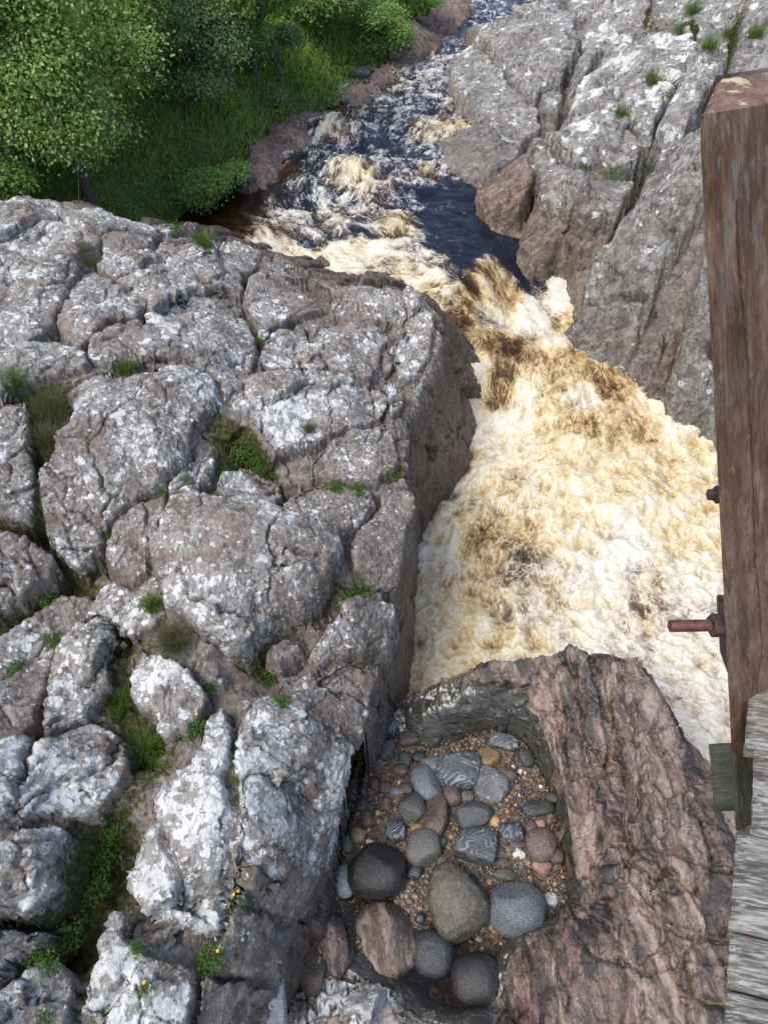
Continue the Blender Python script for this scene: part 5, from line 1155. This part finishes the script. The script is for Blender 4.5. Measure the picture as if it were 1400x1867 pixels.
tree(640, 0, -4.9, (1.0, 1.0, .7), 450, 'dark bush behind the bright green riverside bush', G2, 9, .09)
tree(752, -8, -5.4, (1.1, 1.2, .8), 500, 'bright green bush at the top edge nearest the river', G3, 10, .10)
tree(700, -60, -4.4, (2.2, 2.0, 1.6), 600, 'tall dark tree at the top edge above the riverside bushes', G2, 11, .11)
tree(370, -80, -2.9, (2.2, 2.0, 1.6), 700, 'big dark tree standing furthest back at the top edge', G2, 15, .10)
tree(365, 345, -6.0, (.85, .5, .34), 420, 'low leafy green shrub at the foot of the grass by the dark pool', G3, 17, .065, 'shrub', 'shrub', nlobe=8)
tree(418, 322, -6.0, (.40, .40, .25), 150, 'small leafy shrub touching the pink ledge', G3, 18, .06, 'shrub', 'shrub', nlobe=5)
tree(490, 190, -5.7, (.60, .5, .36), 240, 'pale leafy shrub on the grass slope above the ledge', G4, 19, .065, 'shrub', 'shrub', nlobe=7)
tree(545, 188, -5.8, (.34, .4, .26), 110, 'small pale shrub right of the grass slope shrub', G4, 20, .06, 'shrub', 'shrub', nlobe=4)
print('trees', round(time.time() - T0, 1))

def grass_field():
    rg = np.random.default_rng(44); n = 230000
    x = rg.uniform(-11, 4.5, n); y = rg.uniform(8.5, 30, n)
    m = inside(land_poly, x, y); x, y = x[m], y[m]
    z = gz(x, y)
    # stay off the ledge
    d, _ = pdist(_br, x, y); m = ~(inside(_br, x, y) & (d > .1)) & (z > -6.4)
    # thicker in tussocks
    den = sstep(-.45, .35, perlin(x * 1.1, y * 1.1, 3) + .2); dist = np.hypot(x, y)
    m &= rg.random(len(x)) < (.35 + .65 * den) * np.clip(17 / dist, .3, 1)
    ax = np.abs(x) / y; m &= ax < .72
    x, y, z = x[m], y[m], z[m]; n = len(x); print('blades', n)
    z = np.minimum(z, -4.0 + 0 * z) if False else z
    L = rg.uniform(.10, .24, n) * (.75 + .5 * sstep(-.4, .4, perlin(x * .9 + 4, y * .9, 1)))
    az = rg.normal(-.9, .9, n) + 1.2 * perlin(x * .7, y * .7, 8); lean = rg.uniform(.45, 1.2, n)
    dx, dy = np.cos(az) * L * lean, np.sin(az) * L * lean
    wv = .006 * np.clip(np.hypot(x, y) / 11, 1, 2.4)
    px, py = -np.sin(az) * wv, np.cos(az) * wv
    o = np.stack([x, y, z + .0], 1); a = np.stack([px, py, 0 * px], 1)
    mid = o + np.stack([dx * .35, dy * .35, L * .62], 1); tip = o + np.stack([dx, dy, L * (.92 - .45 * lean)], 1)
    V = np.stack([o - a, o + a, mid + a * .8, mid - a * .8, tip], 1).reshape(-1, 3); k = np.arange(n)[:, None] * 5
    Fq = np.concatenate([k + [0, 1, 2], k + [0, 2, 3], k + [3, 2, 4]], 0)
    t = np.clip(rg.normal(.5, .25, (n, 1)) + .35 * perlin(x * .8, y * .8, 5)[:, None], 0, 1)
    lo, hi = np.array((.11, .19, .035)), np.array((.46, .58, .17)); c = lo + (hi - lo) * t
    dry = rg.random(n) < .06; c[dry] = (.20, .18, .08)
    link('grass', mesh_np('grass', V, Fq, M_grass, smooth=False, colors=np.repeat(c, 5, 0)), kind='stuff')
grass_field()

def plant(px, py, size_px, kind, label, keys=('L',), seed=0, flower=None, off=None):
    h = surf_hit(keys, px, py + size_px * .25, -2.5)
    if h is None: print('plant missed', px, py); return
    rg = np.random.default_rng(int(px * 3 + py + seed)); Zd = np.linalg.norm(h); R_ = size_px * .5 / F * Zd
    base = np.array(h)
    name = {'leafy': 'leafy_plant', 'grass': 'grass_tuft', 'heath': 'heather_tuft', 'fern': 'fern_plant'}[kind]; cat = {'leafy': 'plant', 'grass': 'grass tuft', 'heath': 'heather', 'fern': 'fern'}[kind]
    root = None
    if kind in ('leafy', 'fern'):
        n = int(np.clip(size_px * 7, 90, 520)); d = rg.normal(size=(n, 3)); d /= np.linalg.norm(d, axis=1)[:, None]; d[:, 2] = np.abs(d[:, 2])
        r = rg.random(n)**.5; lump = 1 + .3 * perlin(d[:, 0] * 2 + px, d[:, 1] * 2, d[:, 2] * 2)
        cen = base + d * (r * lump)[:, None] * np.array([R_, R_, R_ * .65]); nr = d * .6 + np.array([0, -.1, .7]) + rg.normal(size=(n, 3)) * .4
        lf = np.clip(R_ * .22, .012, .035)
        lo, hi = np.array((.030, .085, .012)), np.array((.12, .24, .03)); t = np.clip(rg.normal(.45, .25, (n, 1)), 0, 1)
        V, Fq, tt = leaves(cen, nr, rg.uniform(.6, 1.3, n) * lf, rg, lo + (hi - lo) * t, .5)
        st = []
        for _ in range(9):
            e = cen[rg.integers(n)]; st.append(tube([base - (0, 0, .01), (base + e) / 2 + rg.normal(size=3) * R_ * .1, e], [.0022, .0016, .001], 3))
        root = empty(name, tuple(base), label=label, category=cat)
        link('leaves', mesh_np('leaves', V - base, Fq, M_leaf, smooth=False, colors=tt), root)
        sv, sf = join(st); link('stems', mesh_np('stems', np.array(sv) - base, sf, M_leaf, colors=np.tile((.08, .13, .03), (len(sv), 1))), root)
    else:
        n = int(np.clip(size_px * 8, 120, 800)); az = rg.uniform(0, 6.28, n); L = R_ * rg.uniform(.7, 1.5, n); ln = rg.uniform(.2, 1.0, n)
        o = base + np.stack([rg.normal(0, R_ * .28, n), rg.normal(0, R_ * .28, n), np.full(n, -.01)], 1); w = .0016 if kind == 'heath' else .0028
        a = np.stack([-np.sin(az), np.cos(az), 0 * az], 1) * w
        dr = np.stack([np.cos(az) * ln, np.sin(az) * ln, 1.1 - .6 * ln], 1) * L[:, None]
        mid = o + dr * .5 + [0, 0, .0]; mid[:, 2] += L * .12; tip = o + dr; 
        if kind == 'heath': mid += rg.normal(size=mid.shape) * R_ * .08; tip += rg.normal(size=mid.shape) * R_ * .12
        V = np.stack([o - a, o + a, mid + a * .8, mid - a * .8, tip], 1).reshape(-1, 3); k = np.arange(n)[:, None] * 5; Fq = np.concatenate([k + [0, 1, 2], k + [0, 2, 3], k + [3, 2, 4]], 0)
        t = np.clip(rg.normal(.5, .28, (n, 1)), 0, 1)
        lo, hi = (np.array((.05, .06, .022)), np.array((.17, .17, .08))) if kind == 'heath' else (np.array((.04, .08, .012)), np.array((.17, .24, .05)))
        root = link(name, mesh_np(name, V - base, Fq, M_grass, smooth=False, colors=np.repeat(lo + (hi - lo) * t, 5, 0)), label=label, category=cat); root.location = tuple(base)
    if flower and kind == 'leafy':
        N = bpy.data.materials.get('yellow_petals')
        if N is None: N = NT('yellow_petals').fin((.85, .58, .02), .5)
        for fx, fy in flower:
            fc = np.array([fx * R_, fy * R_, R_ * .8]); pv, pf = ico(1); pcs = []
            for q in range(7):
                an = q * .9; cc = fc + np.array([math.cos(an), math.sin(an), .15 * math.sin(3 * an)]) * .009 * (q > 0)
                pcs.append((pv * np.array([.006, .006, .003]) + cc, [list(t_) for t_ in pf]))
            v_, f_ = join(pcs); fo_ = link('flower', mesh_np('flower', v_, f_, N), root)
            root_l = None
    return root
PL = [
 (645, 1065, 84, 'leafy', 'bushy bright green plant growing from the joint right of the big rounded block', None), (295, 885, 34, 'fern', 'small dark green fern in the notch above the big rounded block', None),
 (480, 1228, 44, 'leafy', 'green weed in the dark gap under the big rounded block', None), (512, 1272, 42, 'leafy', 'green weed on the brown rock below the dark gap', None), (380, 1240, 44, 'leafy', 'leafy weed just left of the dark gap', None),
 (352, 1312, 52, 'leafy', 'weed with a yellow flower above the whitest rock', [(.3, .5)]), (432, 1412, 30, 'leafy', 'trailing weed at the top of the long vertical crack', None), (434, 1455, 26, 'leafy', 'small weed halfway down the long vertical crack', None),
 (430, 1642, 44, 'leafy', 'weed with two yellow flowers at the foot of the long crack', [(-.1, .6), (.2, .8)]), (385, 1737, 50, 'leafy', 'low leafy plant with one yellow flower below the white lichened block', [(.5, .3)]),
 (205, 1500, 46, 'leafy', 'upper end of the green plant strip in the mossy gully', None), (188, 1545, 74, 'leafy', 'dense green plant cushion in the mossy gully', None), (168, 1605, 62, 'leafy', 'green weeds at the lower end of the mossy gully', None),
 (118, 1700, 66, 'leafy', 'fern-like green patch left of the lower block', None), (80, 1745, 50, 'leafy', 'green patch below the fern-like patch', None), (185, 1838, 34, 'leafy', 'star-shaped green rosette near the bottom left', None), (80, 1850, 34, 'leafy', 'small green rosette in moss at the bottom left', None),
 (222, 1262, 62, 'grass', 'arching grass tuft above the mossy gully', None), (262, 1352, 66, 'grass', 'grass tuft drooping into the gully', None), (290, 1378, 50, 'leafy', 'leafy weeds beside the drooping grass', None), (280, 1095, 46, 'grass', 'grass tuft on the left shoulder of the big rounded block', None),
 (322, 1150, 92, 'heath', 'dry grey-brown grass mat under the big rounded block', None), (95, 735, 96, 'heath', 'olive heather cushion on the upper left rocks', None), (82, 790, 60, 'heath', 'smaller olive cushion below the heather', None), (440, 812, 62, 'leafy', 'yellow-green mossy plant in the central hollow', None),
 (402, 852, 42, 'leafy', 'green weed at the left of the central hollow', None), (474, 842, 40, 'leafy', 'green weed at the right of the central hollow', None), (612, 880, 40, 'leafy', 'flat green weed on the tan ledge', None), (652, 884, 40, 'leafy', 'flat green weed right of the other on the tan ledge', None),
 (708, 858, 30, 'leafy', 'little green plant near the top of the brown wall', None), (194, 966, 28, 'fern', 'tiny fern at the foot of the brown-faced block', None), (320, 408, 44, 'leafy', 'small leafy sapling on the far rim of the outcrop', None), (372, 436, 48, 'grass', 'thin green tuft on the far rim of the outcrop', None),
 (476, 614, 28, 'leafy', 'green weed in the notch of the far rocks', None), (562, 776, 34, 'heath', 'olive dry cushion on the middle rocks', None), (232, 664, 46, 'grass', 'short grass on the ledge above the heather', None), (20, 692, 60, 'grass', 'green-yellow grass patch at the left edge', None),
 (85, 1080, 44, 'leafy', 'weed in the dark mossy corner at left', None), (97, 1160, 36, 'leafy', 'weed beside the dark overhang at left', None), (30, 1210, 40, 'leafy', 'weed at the left edge in shadow', None), (302, 1632, 22, 'leafy', 'tiny weed on the white lichened block', None),
 (250, 1722, 30, 'leafy', 'tiny weed above the lower block', None), (265, 1795, 28, 'leafy', 'small weed with a yellow flower near the bottom', [(0, .4)]), (150, 448, 34, 'heath', 'olive tuft in the crack of the far left rocks', None), (165, 475, 40, 'heath', 'brownish tuft behind the far left boulder', None), (340, 868, 26, 'leafy', 'small weed in the crack left of the central hollow', None),
]
for q in PL: plant(q[0], q[1], q[2], q[3], q[4], ('L',), 0, q[5])
for q in [(1112, 306, 64, 'leafy', 'dark green plant in the recess between the right bank slabs'), (1182, 290, 40, 'leafy', 'leafy plant above the ribbed slab on the right bank'), (1068, 300, 26, 'leafy', 'small weed at the left of the right bank recess'), (1132, 205, 30, 'grass', 'grass tuft on the face of the right bank'),
          (1290, 82, 44, 'grass', 'grass tuft behind the leaning slab'), (1330, 62, 44, 'grass', 'grass tuft high on the right bank'), (1240, 52, 36, 'grass', 'grass clump at the top of the right bank'), (1375, 60, 40, 'grass', 'grass clump in the top right corner'), (1190, 142, 40, 'grass', 'tuft on the pale shoulder of the right bank'),
          (1262, 15, 40, 'grass', 'grass clump at the top edge of the right bank'), (1215, 165, 36, 'leafy', 'small green plant below the mossy top'), (1110, 160, 26, 'leafy', 'tiny plant in the right bank crack')]:
    plant(*q, keys=('R',))

def moss_tufts():
    Vs = []; Cs = []; rg = np.random.default_rng(8)
    for key, n, s in (('L', 26000, .011), ('R', 9000, .035)):
        X, Y, Z, m = MOSS[key]; pr = np.clip(m + .35 * perlin(X * 9, Y * 9, Z * 9) - .45, 0, 1); 
        if pr.sum() == 0: continue
        k = rg.choice(len(X), n, p=pr / pr.sum()); o = np.stack([X[k], Y[k], Z[k]], 1) + rg.normal(size=(n, 3)) * .006
        d = rg.normal(size=(n, 3)) * .7 + [0, 0, 1]; d *= (s * rg.uniform(.6, 1.8, n) / np.linalg.norm(d, axis=1))[:, None]
        a = np.cross(d, rg.normal(size=(n, 3))); a *= (s * .30 / (np.linalg.norm(a, axis=1) + 1e-9))[:, None]
        Vs.append(np.stack([o - a, o + a, o + d], 1).reshape(-1, 3))
        t = np.clip(rg.normal(.4, .3, (n, 1)), 0, 1); c = np.array((.035, .04, .010)) + (np.array((.16, .16, .03)) - np.array((.035, .04, .010))) * t; Cs.append(np.repeat(c, 3, 0))
    V = np.concatenate(Vs); link('moss', mesh_np('moss', V, np.arange(len(V)).reshape(-1, 3), M_grass, smooth=False, colors=np.concatenate(Cs)), kind='stuff')
moss_tufts()

# ------------------------------------------------------------------ the timber footbridge at the right
def wood_mat(name, dark, midc, light, pale, scale, axis, lichen=0.0, green=0.0, sheen=.75):
    """axis: object-space direction of the grain is Z of the mapped vector"""
    N = NT(name)
    v = N.vmul(N.co, scale)
    ring = N.noise(1.0, 3, .5, v, dist=.7)
    g = N.noise(6, 7, .72, v, dist=.35); g2 = N.noise(26, 5, .7, v)
    c = N.ramp(g, [(.32, dark), (.46, midc), (.58, light), (.72, pale)])
    c = N.mix(N.mapr(N.noise(3.2, 5, .6, N.warp(.1, 9)), .55, .68, 0, lichen), c, pale)
    st = N.mapr(g2, .50, .62, 0, .5); c = N.mix(st, c, dark)
    if green: c = N.mix(N.mapr(N.noise(9, 5, .65), .45, .62, 0, green), c, (.05, .065, .02))
    h = N.math('ADD', g, N.math('MULTIPLY', g2, .6))
    return N.fin(c, sheen, N.bump(h, .7, .004), .25)
def epost(yimg):  # a point on the left front arris of the post seen at image row y
    best = None
    for s_ in np.linspace(0, 1, 600):
        q = A0 + (A1 - A0) * s_; zc = q[1] * cp - q[2] * sp; yc = q[1] * sp + q[2] * cp
        yy = CY - F * yc / zc
        if best is None or abs(yy - yimg) < best[0]: best = (abs(yy - yimg), s_, q)
    return best[1], best[2]
A0 = P(1280, 209, -.245)
_t = 1342.0, 1516.0
_a = (_t[0] - CX) / F; _b = (CY - _t[1]) / F; _z = -A0[1] * (sp - _b * cp) / (cp + _b * sp); A1 = P(_t[0], _t[1], _z)
WX = P(1400, 189, -.245) - A0; WX = WX / np.linalg.norm(WX); DX = P(1310, 139, -.245) - A0
PWID = .19; AX = A1 - A0; AL = np.linalg.norm(AX)
FN = np.cross(WX, AX / AL); FN = FN if FN[1] < 0 else -FN; FN /= np.linalg.norm(FN)
bridge = empty('timber_footbridge', tuple(P(1360, 1500, -1.36)), label='weathered timber footbridge edge with thick brown post, bolts and grey planks at right', category='footbridge')
borg = np.array(bridge.location)
def to_uv(px, py):
    """photograph pixel -> (across, down) on the front face of the post"""
    d = np.array([(px - CX) / F, cp + (CY - py) / F * sp, -(sp - (CY - py) / F * cp)])
    M = np.array([WX, AX / AL, -d]).T; s_ = np.linalg.solve(M, -A0); return s_[0], s_[1]
def post():
    crack = [to_uv(*q) for q in [(1341, 330), (1344, 400), (1350, 500), (1357, 575), (1358, 600), (1364, 660), (1369, 780), (1372, 860), (1375, 920), (1376, 1000), (1383, 1080), (1388, 1170), (1389, 1220)]]
    crack2 = [to_uv(*q) for q in [(1313, 245), (1315, 340), (1322, 470), (1326, 560)]]
    nu, nv = 130, 620
    us = np.linspace(0, PWID, nu); vs_ = np.linspace(0, AL, nv); U, W = np.meshgrid(us, vs_)
    def groove(path, hw, dep):
        pv = np.array([q[1] for q in path]); pu = np.array([q[0] for q in path]); c = np.interp(W, pv, pu) + .0012 * perlin(W * 60, 0 * W, 1)
        k = sstep(pv[0], pv[0] + .08, W) * (1 - sstep(pv[-1] - .10, pv[-1], W)); return -dep * k * np.exp(-((U - c) / hw)**2)
    D = groove(crack, .0013, .012) + groove(crack2, .0008, .004)
    D += .0007 * fbm(U * 240, W * 9, 0, 4, .6) + .0018 * fbm(U * 18, W * 3, 2, 3)
    D -= .004 * (np.exp(-(U / .004)**2) + np.exp(-((PWID - U) / .004)**2))
    Pt = A0 + U[..., None] * WX + W[..., None] * (AX / AL) + D[..., None] * FN
    idx = np.arange(nu * nv).reshape(nv, nu)
    V = Pt.reshape(-1, 3); Q = [np.stack([idx[:-1, :-1].ravel(), idx[:-1, 1:].ravel(), idx[1:, 1:].ravel(), idx[1:, :-1].ravel()], 1)]
    # top as a worn grid, sides and back as plain walls
    nd = 46; vd = np.linspace(0, 1, nd); UU, DD = np.meshgrid(us, vd)
    tw = .0018 * fbm(UU * 60, DD * 1.0, 4, 4) - .004 * np.exp(-(UU / .005)**2) - .003 * np.exp(-((1 - DD) / .05)**2)
    Tt = A0 + UU[..., None] * WX + DD[..., None] * DX + tw[..., None] * np.array([0, 0, 1.])
    Tt[0] = Pt[0]
    o = len(V); V = np.vstack([V, Tt.reshape(-1, 3)]); it = np.arange(nu * nd).reshape(nd, nu) + o
    Q.append(np.stack([it[:-1, :-1].ravel(), it[1:, :-1].ravel(), it[1:, 1:].ravel(), it[:-1, 1:].ravel()], 1))
    Bk = A0 + DX + us[:, None] * WX; o = len(V)
    L0 = Pt[:, 0]; L1 = L0 + DX; R0 = Pt[:, -1]; R1 = R0 + DX
    V = np.vstack([V, L0, L1, R0, R1]); iL0 = np.arange(nv) + o; iL1 = iL0 + nv; iR0 = iL1 + nv; iR1 = iR0 + nv
    for a_, b_ in ((iL0, iL1), (iR1, iR0), (iL1, iR1), ): Q.append(np.stack([a_[:-1], a_[1:], b_[1:], b_[:-1]], 1))
    N = NT('weathered_brown_post_timber')
    cb = N.n('ShaderNodeVectorMath', operation='DOT_PRODUCT')
    def dot(vec):
        x = N.n('ShaderNodeVectorMath', operation='DOT_PRODUCT'); N.inp(x.inputs[0], N.co); x.inputs[1].default_value = tuple(vec); return x.outputs['Value']
    ax = AX / AL; DB = np.linalg.inv(np.array([WX, FN, ax]).T); ax = DB[2]
    cx = N.n('ShaderNodeCombineXYZ'); N.inp(cx.inputs[0], dot(DB[0])); N.inp(cx.inputs[1], dot(DB[1])); N.inp(cx.inputs[2], dot(DB[2])); vec = cx.outputs[0]
    wv = N.warp(.02, 6, vec)
    g = N.noise(14, 7, .72, N.vmul(wv, (4.2, 4.2, .55)), dist=.5)
    g2 = N.noise(70, 5, .7, N.vmul(wv, (5, 5, .45)))
    c = N.ramp(g, [(.30, (.072, .041, .029)), (.44, (.145, .086, .061)), (.56, (.225, .142, .103)), (.70, (.33, .24, .185))])
    c = N.mix(N.mapr(g2, .5, .62, 0, .55), c, (.06, .032, .022))
    fl_ = N.mapr(N.noise(60, 4, .65, N.vmul(wv, (1.6, 1.6, .5))), .60, .68, 0, .55); c = N.mix(fl_, c, (.34, .26, .21))
    # cathedral figure
    arc = N.noise(3, 2, .5, N.vmul(wv, (5, 5, .8))); rg_ = N.math('FRACT', N.math('MULTIPLY', arc, 26.0)); c = N.mix(N.mapr(rg_, .55, 1, 0, .30), c, (.08, .042, .028))
    pos = dot(ax); base_v = float(np.dot(A0 - borg, ax))
    near_top = N.mapr(pos, base_v + .02, base_v + .42, 1, 0)
    pt = N.mapr(N.noise(22, 5, .62, N.vmul(wv, (1.5, 1.5, .55))), .53, .60, 0, .45); c = N.mix(N.math('MULTIPLY', pt, near_top), c, (.33, .30, .295))
    low = N.mapr(pos, base_v + AL * .70, base_v + AL * .80); c = N.mix(N.math('MULTIPLY', low, .85), c, N.ramp(g, [(.3, (.035, .034, .028)), (.55, (.10, .10, .085)), (.7, (.22, .22, .20))]))
    # pale lichen on the cut end
    gn = N.n('ShaderNodeNewGeometry'); sx_ = N.n('ShaderNodeSeparateXYZ'); N.t.links.new(gn.outputs['Normal'], sx_.inputs[0]); top = N.mapr(sx_.outputs[2], .75, .9)
    c = N.mix(N.math('MULTIPLY', top, N.mapr(N.noise(24, 5, .6), .55, .59, 0, .9)), c, (.50, .46, .30))
    N.fin(c, .78, N.bump(N.math('ADD', g, N.math('MULTIPLY', g2, .8)), .6, .003), .25)
    link('post', mesh_np('post', V - borg, np.concatenate(Q), N.m), bridge)
post()
def slab(name, corners_top, thick, mat, seed=0, nu=60, nv=26, parent=bridge, amp=.0009, grain=(3, 90)):
    """a board: four plan corners of its top (near-left, far-left, far-right, near-right) and a thickness, worn along the grain"""
    a, b, c, d = [np.array(q, float) for q in corners_top]
    s_, t_ = np.meshgrid(np.linspace(0, 1, nu), np.linspace(0, 1, nv))
    L = np.linalg.norm(d - a); Wd = np.linalg.norm(b - a)
    end = .004 * perlin(t_ * 9, 0 * t_ + seed, 3) * (s_ < .001)
    top = (a + (d - a) * s_[..., None]) * (1 - t_[..., None]) + (b + (c - b) * s_[..., None]) * t_[..., None]
    ed = np.minimum(t_, 1 - t_) * Wd
    top[..., 2] += amp * fbm(s_ * L * grain[0], t_ * Wd * grain[1], seed, 4, .6) - .005 * np.exp(-(ed / .004)**2) - .004 * np.exp(-(s_ * L / .005)**2)
    top[..., 0] += end
    idx = np.arange(nu * nv).reshape(nv, nu); V = top.reshape(-1, 3); Q = [np.stack([idx[:-1, :-1].ravel(), idx[:-1, 1:].ravel(), idx[1:, 1:].ravel(), idx[1:, :-1].ravel()], 1)]
    ring = np.concatenate([idx[0, :], idx[1:, -1], idx[-1, -2::-1], idx[-2:0:-1, 0]]); o = len(V)
    V = np.vstack([V, V[ring] + AX / AL * thick]); rl = np.arange(len(ring)) + o
    Q.append(np.stack([ring, rl, np.roll(rl, -1), np.roll(ring, -1)], 1))
    me = mesh_np(name, V - borg, np.concatenate(Q), mat, smooth=True)
    sh = me.attributes
    o_ = link(name, me, parent); return o_
def plank_mat():
    N = NT('silvered_plank'); v = N.vmul(N.warp(.012, 14, N.rot((0, 0, .2))), (4.5, 60, 60)); v2 = N.vmul(N.rot((0, 0, .2)), (22, 190, 190))
    g = N.noise(1.0, 7, .7, v, dist=.4); g2 = N.noise(1, 5, .7, v2, dist=.3); b = N.noise(5, 4, .6)
    c = N.ramp(g, [(.30, (.035, .032, .027)), (.43, (.10, .095, .083)), (.55, (.20, .19, .175)), (.68, (.38, .375, .36))])
    c = N.mix(N.mapr(g2, .50, .60, 0, .55), c, (.50, .50, .48)); c = N.mix(N.mapr(g2, .46, .38, 0, .7), c, (.06, .055, .048))
    c = N.mix(N.mapr(b, .52, .66, 0, .45), c, (.13, .13, .105))
    return N.fin(c, .85, N.bump(N.math('ADD', g, g2), .8, .004), .2)
M_plank = plank_mat()
M_beam = wood_mat('dark_mossy_beam', (.03, .032, .022), (.065, .065, .05), (.11, .115, .085), (.20, .20, .17), (3, 30, 30), 0, .2, .6)
zd = -1.345
def rightward(q, L=1.25):
    d = P(1400, 1527, zd) - P(1343, 1514, zd); d /= np.linalg.norm(d); return q + d * L
for i, (n1, f1, dz) in enumerate([((1357, 1358), (1371, 1216), .006), ((1369, 1521), (1376, 1362), 0.0), ((1332, 1690), (1343, 1514), 0.004), ((1326, 1798), (1332, 1697), -.003), ((1319, 1955), (1325, 1804), .004)]):
    a = P(*n1, zd + dz); b = P(*f1, zd + dz); slab('plank', (a, b, rightward(b), rightward(a)), .045, M_plank, i * 3.7 + 1)
# the boards before and beyond those in view
e = P(1332, 1690, zd) - P(1343, 1514, zd); e = e / np.linalg.norm(e)
st0 = P(1319, 1955, zd)
for i in range(3):
    b = st0 + e * (.006 + i * .15); a = b + e * .143; slab('plank', (a, b, rightward(b), rightward(a)), .045, M_plank, 40 + i)
st1 = P(1371, 1216, zd)
for i in range(8):
    a = st1 - e * (.008 + i * .15) + np.array([.10, 0, 0]); b = a - e * .143; slab('plank', (a, b, rightward(b), rightward(a)), .045, M_plank, 60 + i)
# cross bearer whose greenish end sticks out, and the long beam below
zb = zd - .78
a = P(1301, 1460, zb); b = P(1293, 1354, zb); slab('bearer', (a, b, b + [1.6, .05, 0], a + [1.6, .05, 0]), .08, M_beam, 5, nu=50, nv=24, amp=.004, grain=(3, 60))
a0 = st0 + e * .5 + [.22, 0, -.06]; b0 = st1 - e * 1.4 + [.30, 0, -.06]; slab('beam', (a0 + [.0, 0, 0], b0, b0 + [.12, 0, 0], a0 + [.12, 0, 0]), .2, M_beam, 9, nu=10, nv=60)
# steelwork
def rust(name='rusted_steel', c1=(.035, .022, .020), c2=(.10, .065, .058)):
    N = NT(name); c = N.ramp(N.noise(60, 5, .65), [(.35, c1), (.6, c2), (.75, (.17, .10, .075))]); return N.fin(c, .6, N.bump(N.noise(140, 4), .5, .0015), .5)
M_rust = rust(); M_redrust = rust('red_rusted_thread', (.06, .022, .022), (.13, .05, .045))
def box_pts(c, ex, ey, ez):
    V = [c + sx_ * ex + sy_ * ey + sz_ * ez for sx_ in (-1, 1) for sy_ in (-1, 1) for sz_ in (-1, 1)]
    return V, [[0, 1, 3, 2], [4, 6, 7, 5], [0, 4, 5, 1], [2, 3, 7, 6], [0, 2, 6, 4], [1, 5, 7, 3]]
def bevelled(name, V, Fq, mat, parent, w=.0012):
    me = bpy.data.meshes.new(name); bm = bmesh.new(); vs_ = [bm.verts.new(tuple(v)) for v in V]
    for f in Fq: bm.faces.new([vs_[i] for i in f])
    bmesh.ops.recalc_face_normals(bm, faces=bm.faces); bmesh.ops.bevel(bm, geom=list(bm.edges), offset=w, segments=2, affect='EDGES'); bm.to_mesh(me); bm.free()
    me.materials.append(mat); o = link(name, me, parent); return o
def nut_geo(c, ax, r, h, seg=6, up=None):
    a = np.cross(ax, [0, .3, 1.]); a /= np.linalg.norm(a); b = np.cross(ax, a); V = []
    for k in (0, 1):
        for i in range(seg): t = i * 2 * math.pi / seg; V.append(c + ax * h * k + r * (math.cos(t) * a + math.sin(t) * b))
    return V, [list(range(seg))[::-1], list(range(seg, 2 * seg))] + [[i, (i + 1) % seg, seg + (i + 1) % seg, seg + i] for i in range(seg)]
lx = -WX * .97 + FN * 0; lx = lx / np.linalg.norm(lx)
lx = np.array([-1.0, -.02, 0.0]); axn = AX / AL
def zdepth(q): return q[1] * cp - q[2] * sp
# lower fixing: flat plate, nut, long thread
s_, q = epost(1193); q = q + DX * .35; pxl = zdepth(q) / F
pc = q + lx * .0075 - borg
bevelled('fixing_plate', *box_pts(pc, lx * .0075, np.array([0, 1, 0]) * .028, axn * .10), M_rust, bridge, .002)
s_, q2 = epost(1172); q2 = q2 + DX * .35; nc = q2 + lx * .015 - borg
nt_ = bevelled('nut', *nut_geo(nc, lx, 22 * pxl, 20 * pxl), M_rust, bridge, .0015)
V = []; Fq = []; seg = 20; L_ = 72 * pxl; nr_ = 96; rr0 = 11.5 * pxl
a = np.cross(lx, [0, .3, 1.]); a /= np.linalg.norm(a); b = np.cross(lx, a)
for i in range(nr_):
    for k in range(seg):
        t = k * 2 * math.pi / seg; ph = (i / 4.0 + k / seg); r_ = rr0 * (1 - .10 * abs(2 * (ph - math.floor(ph)) - 1) * 2)
        V.append(nc + lx * (22 * pxl + L_ * i / (nr_ - 1)) + r_ * (math.cos(t) * a + math.sin(t) * b))
    if i:
        for k in range(seg): o = (i - 1) * seg; Fq.append([o + k, o + (k + 1) % seg, o + seg + (k + 1) % seg, o + seg + k])
V.append(nc + lx * (22 * pxl + L_)); top = len(V) - 1
me = mesh_np('threaded_rod', V, Fq, M_redrust); ro = link('threaded_rod', me, bridge)
cp_ = mesh_np('rod_end', [V[(nr_ - 1) * seg + k] for k in range(seg)] + [V[top]], [[k, (k + 1) % seg, seg] for k in range(seg)], M_redrust); link('rod_end', cp_, ro)
for yi, r_, h1, h2 in ((931, 17, 20, 12), (668, 19, 18, 0)):
    s_, q3 = epost(yi); q3 = q3 + DX * .3; px3 = zdepth(q3) / F; c3 = q3 - borg - lx * .002
    bo = empty('bolt', tuple(c3)); bo.parent = bridge
    bevelled('nut', *nut_geo(np.zeros(3), lx, r_ * px3, h1 * px3), M_rust, bo, .0008)
    if h2: bevelled('bolt_end', *nut_geo(lx * h1 * px3, lx, r_ * .62 * px3, h2 * px3, 14), M_rust, bo, .0006)
print('done', round(time.time() - T0, 1))
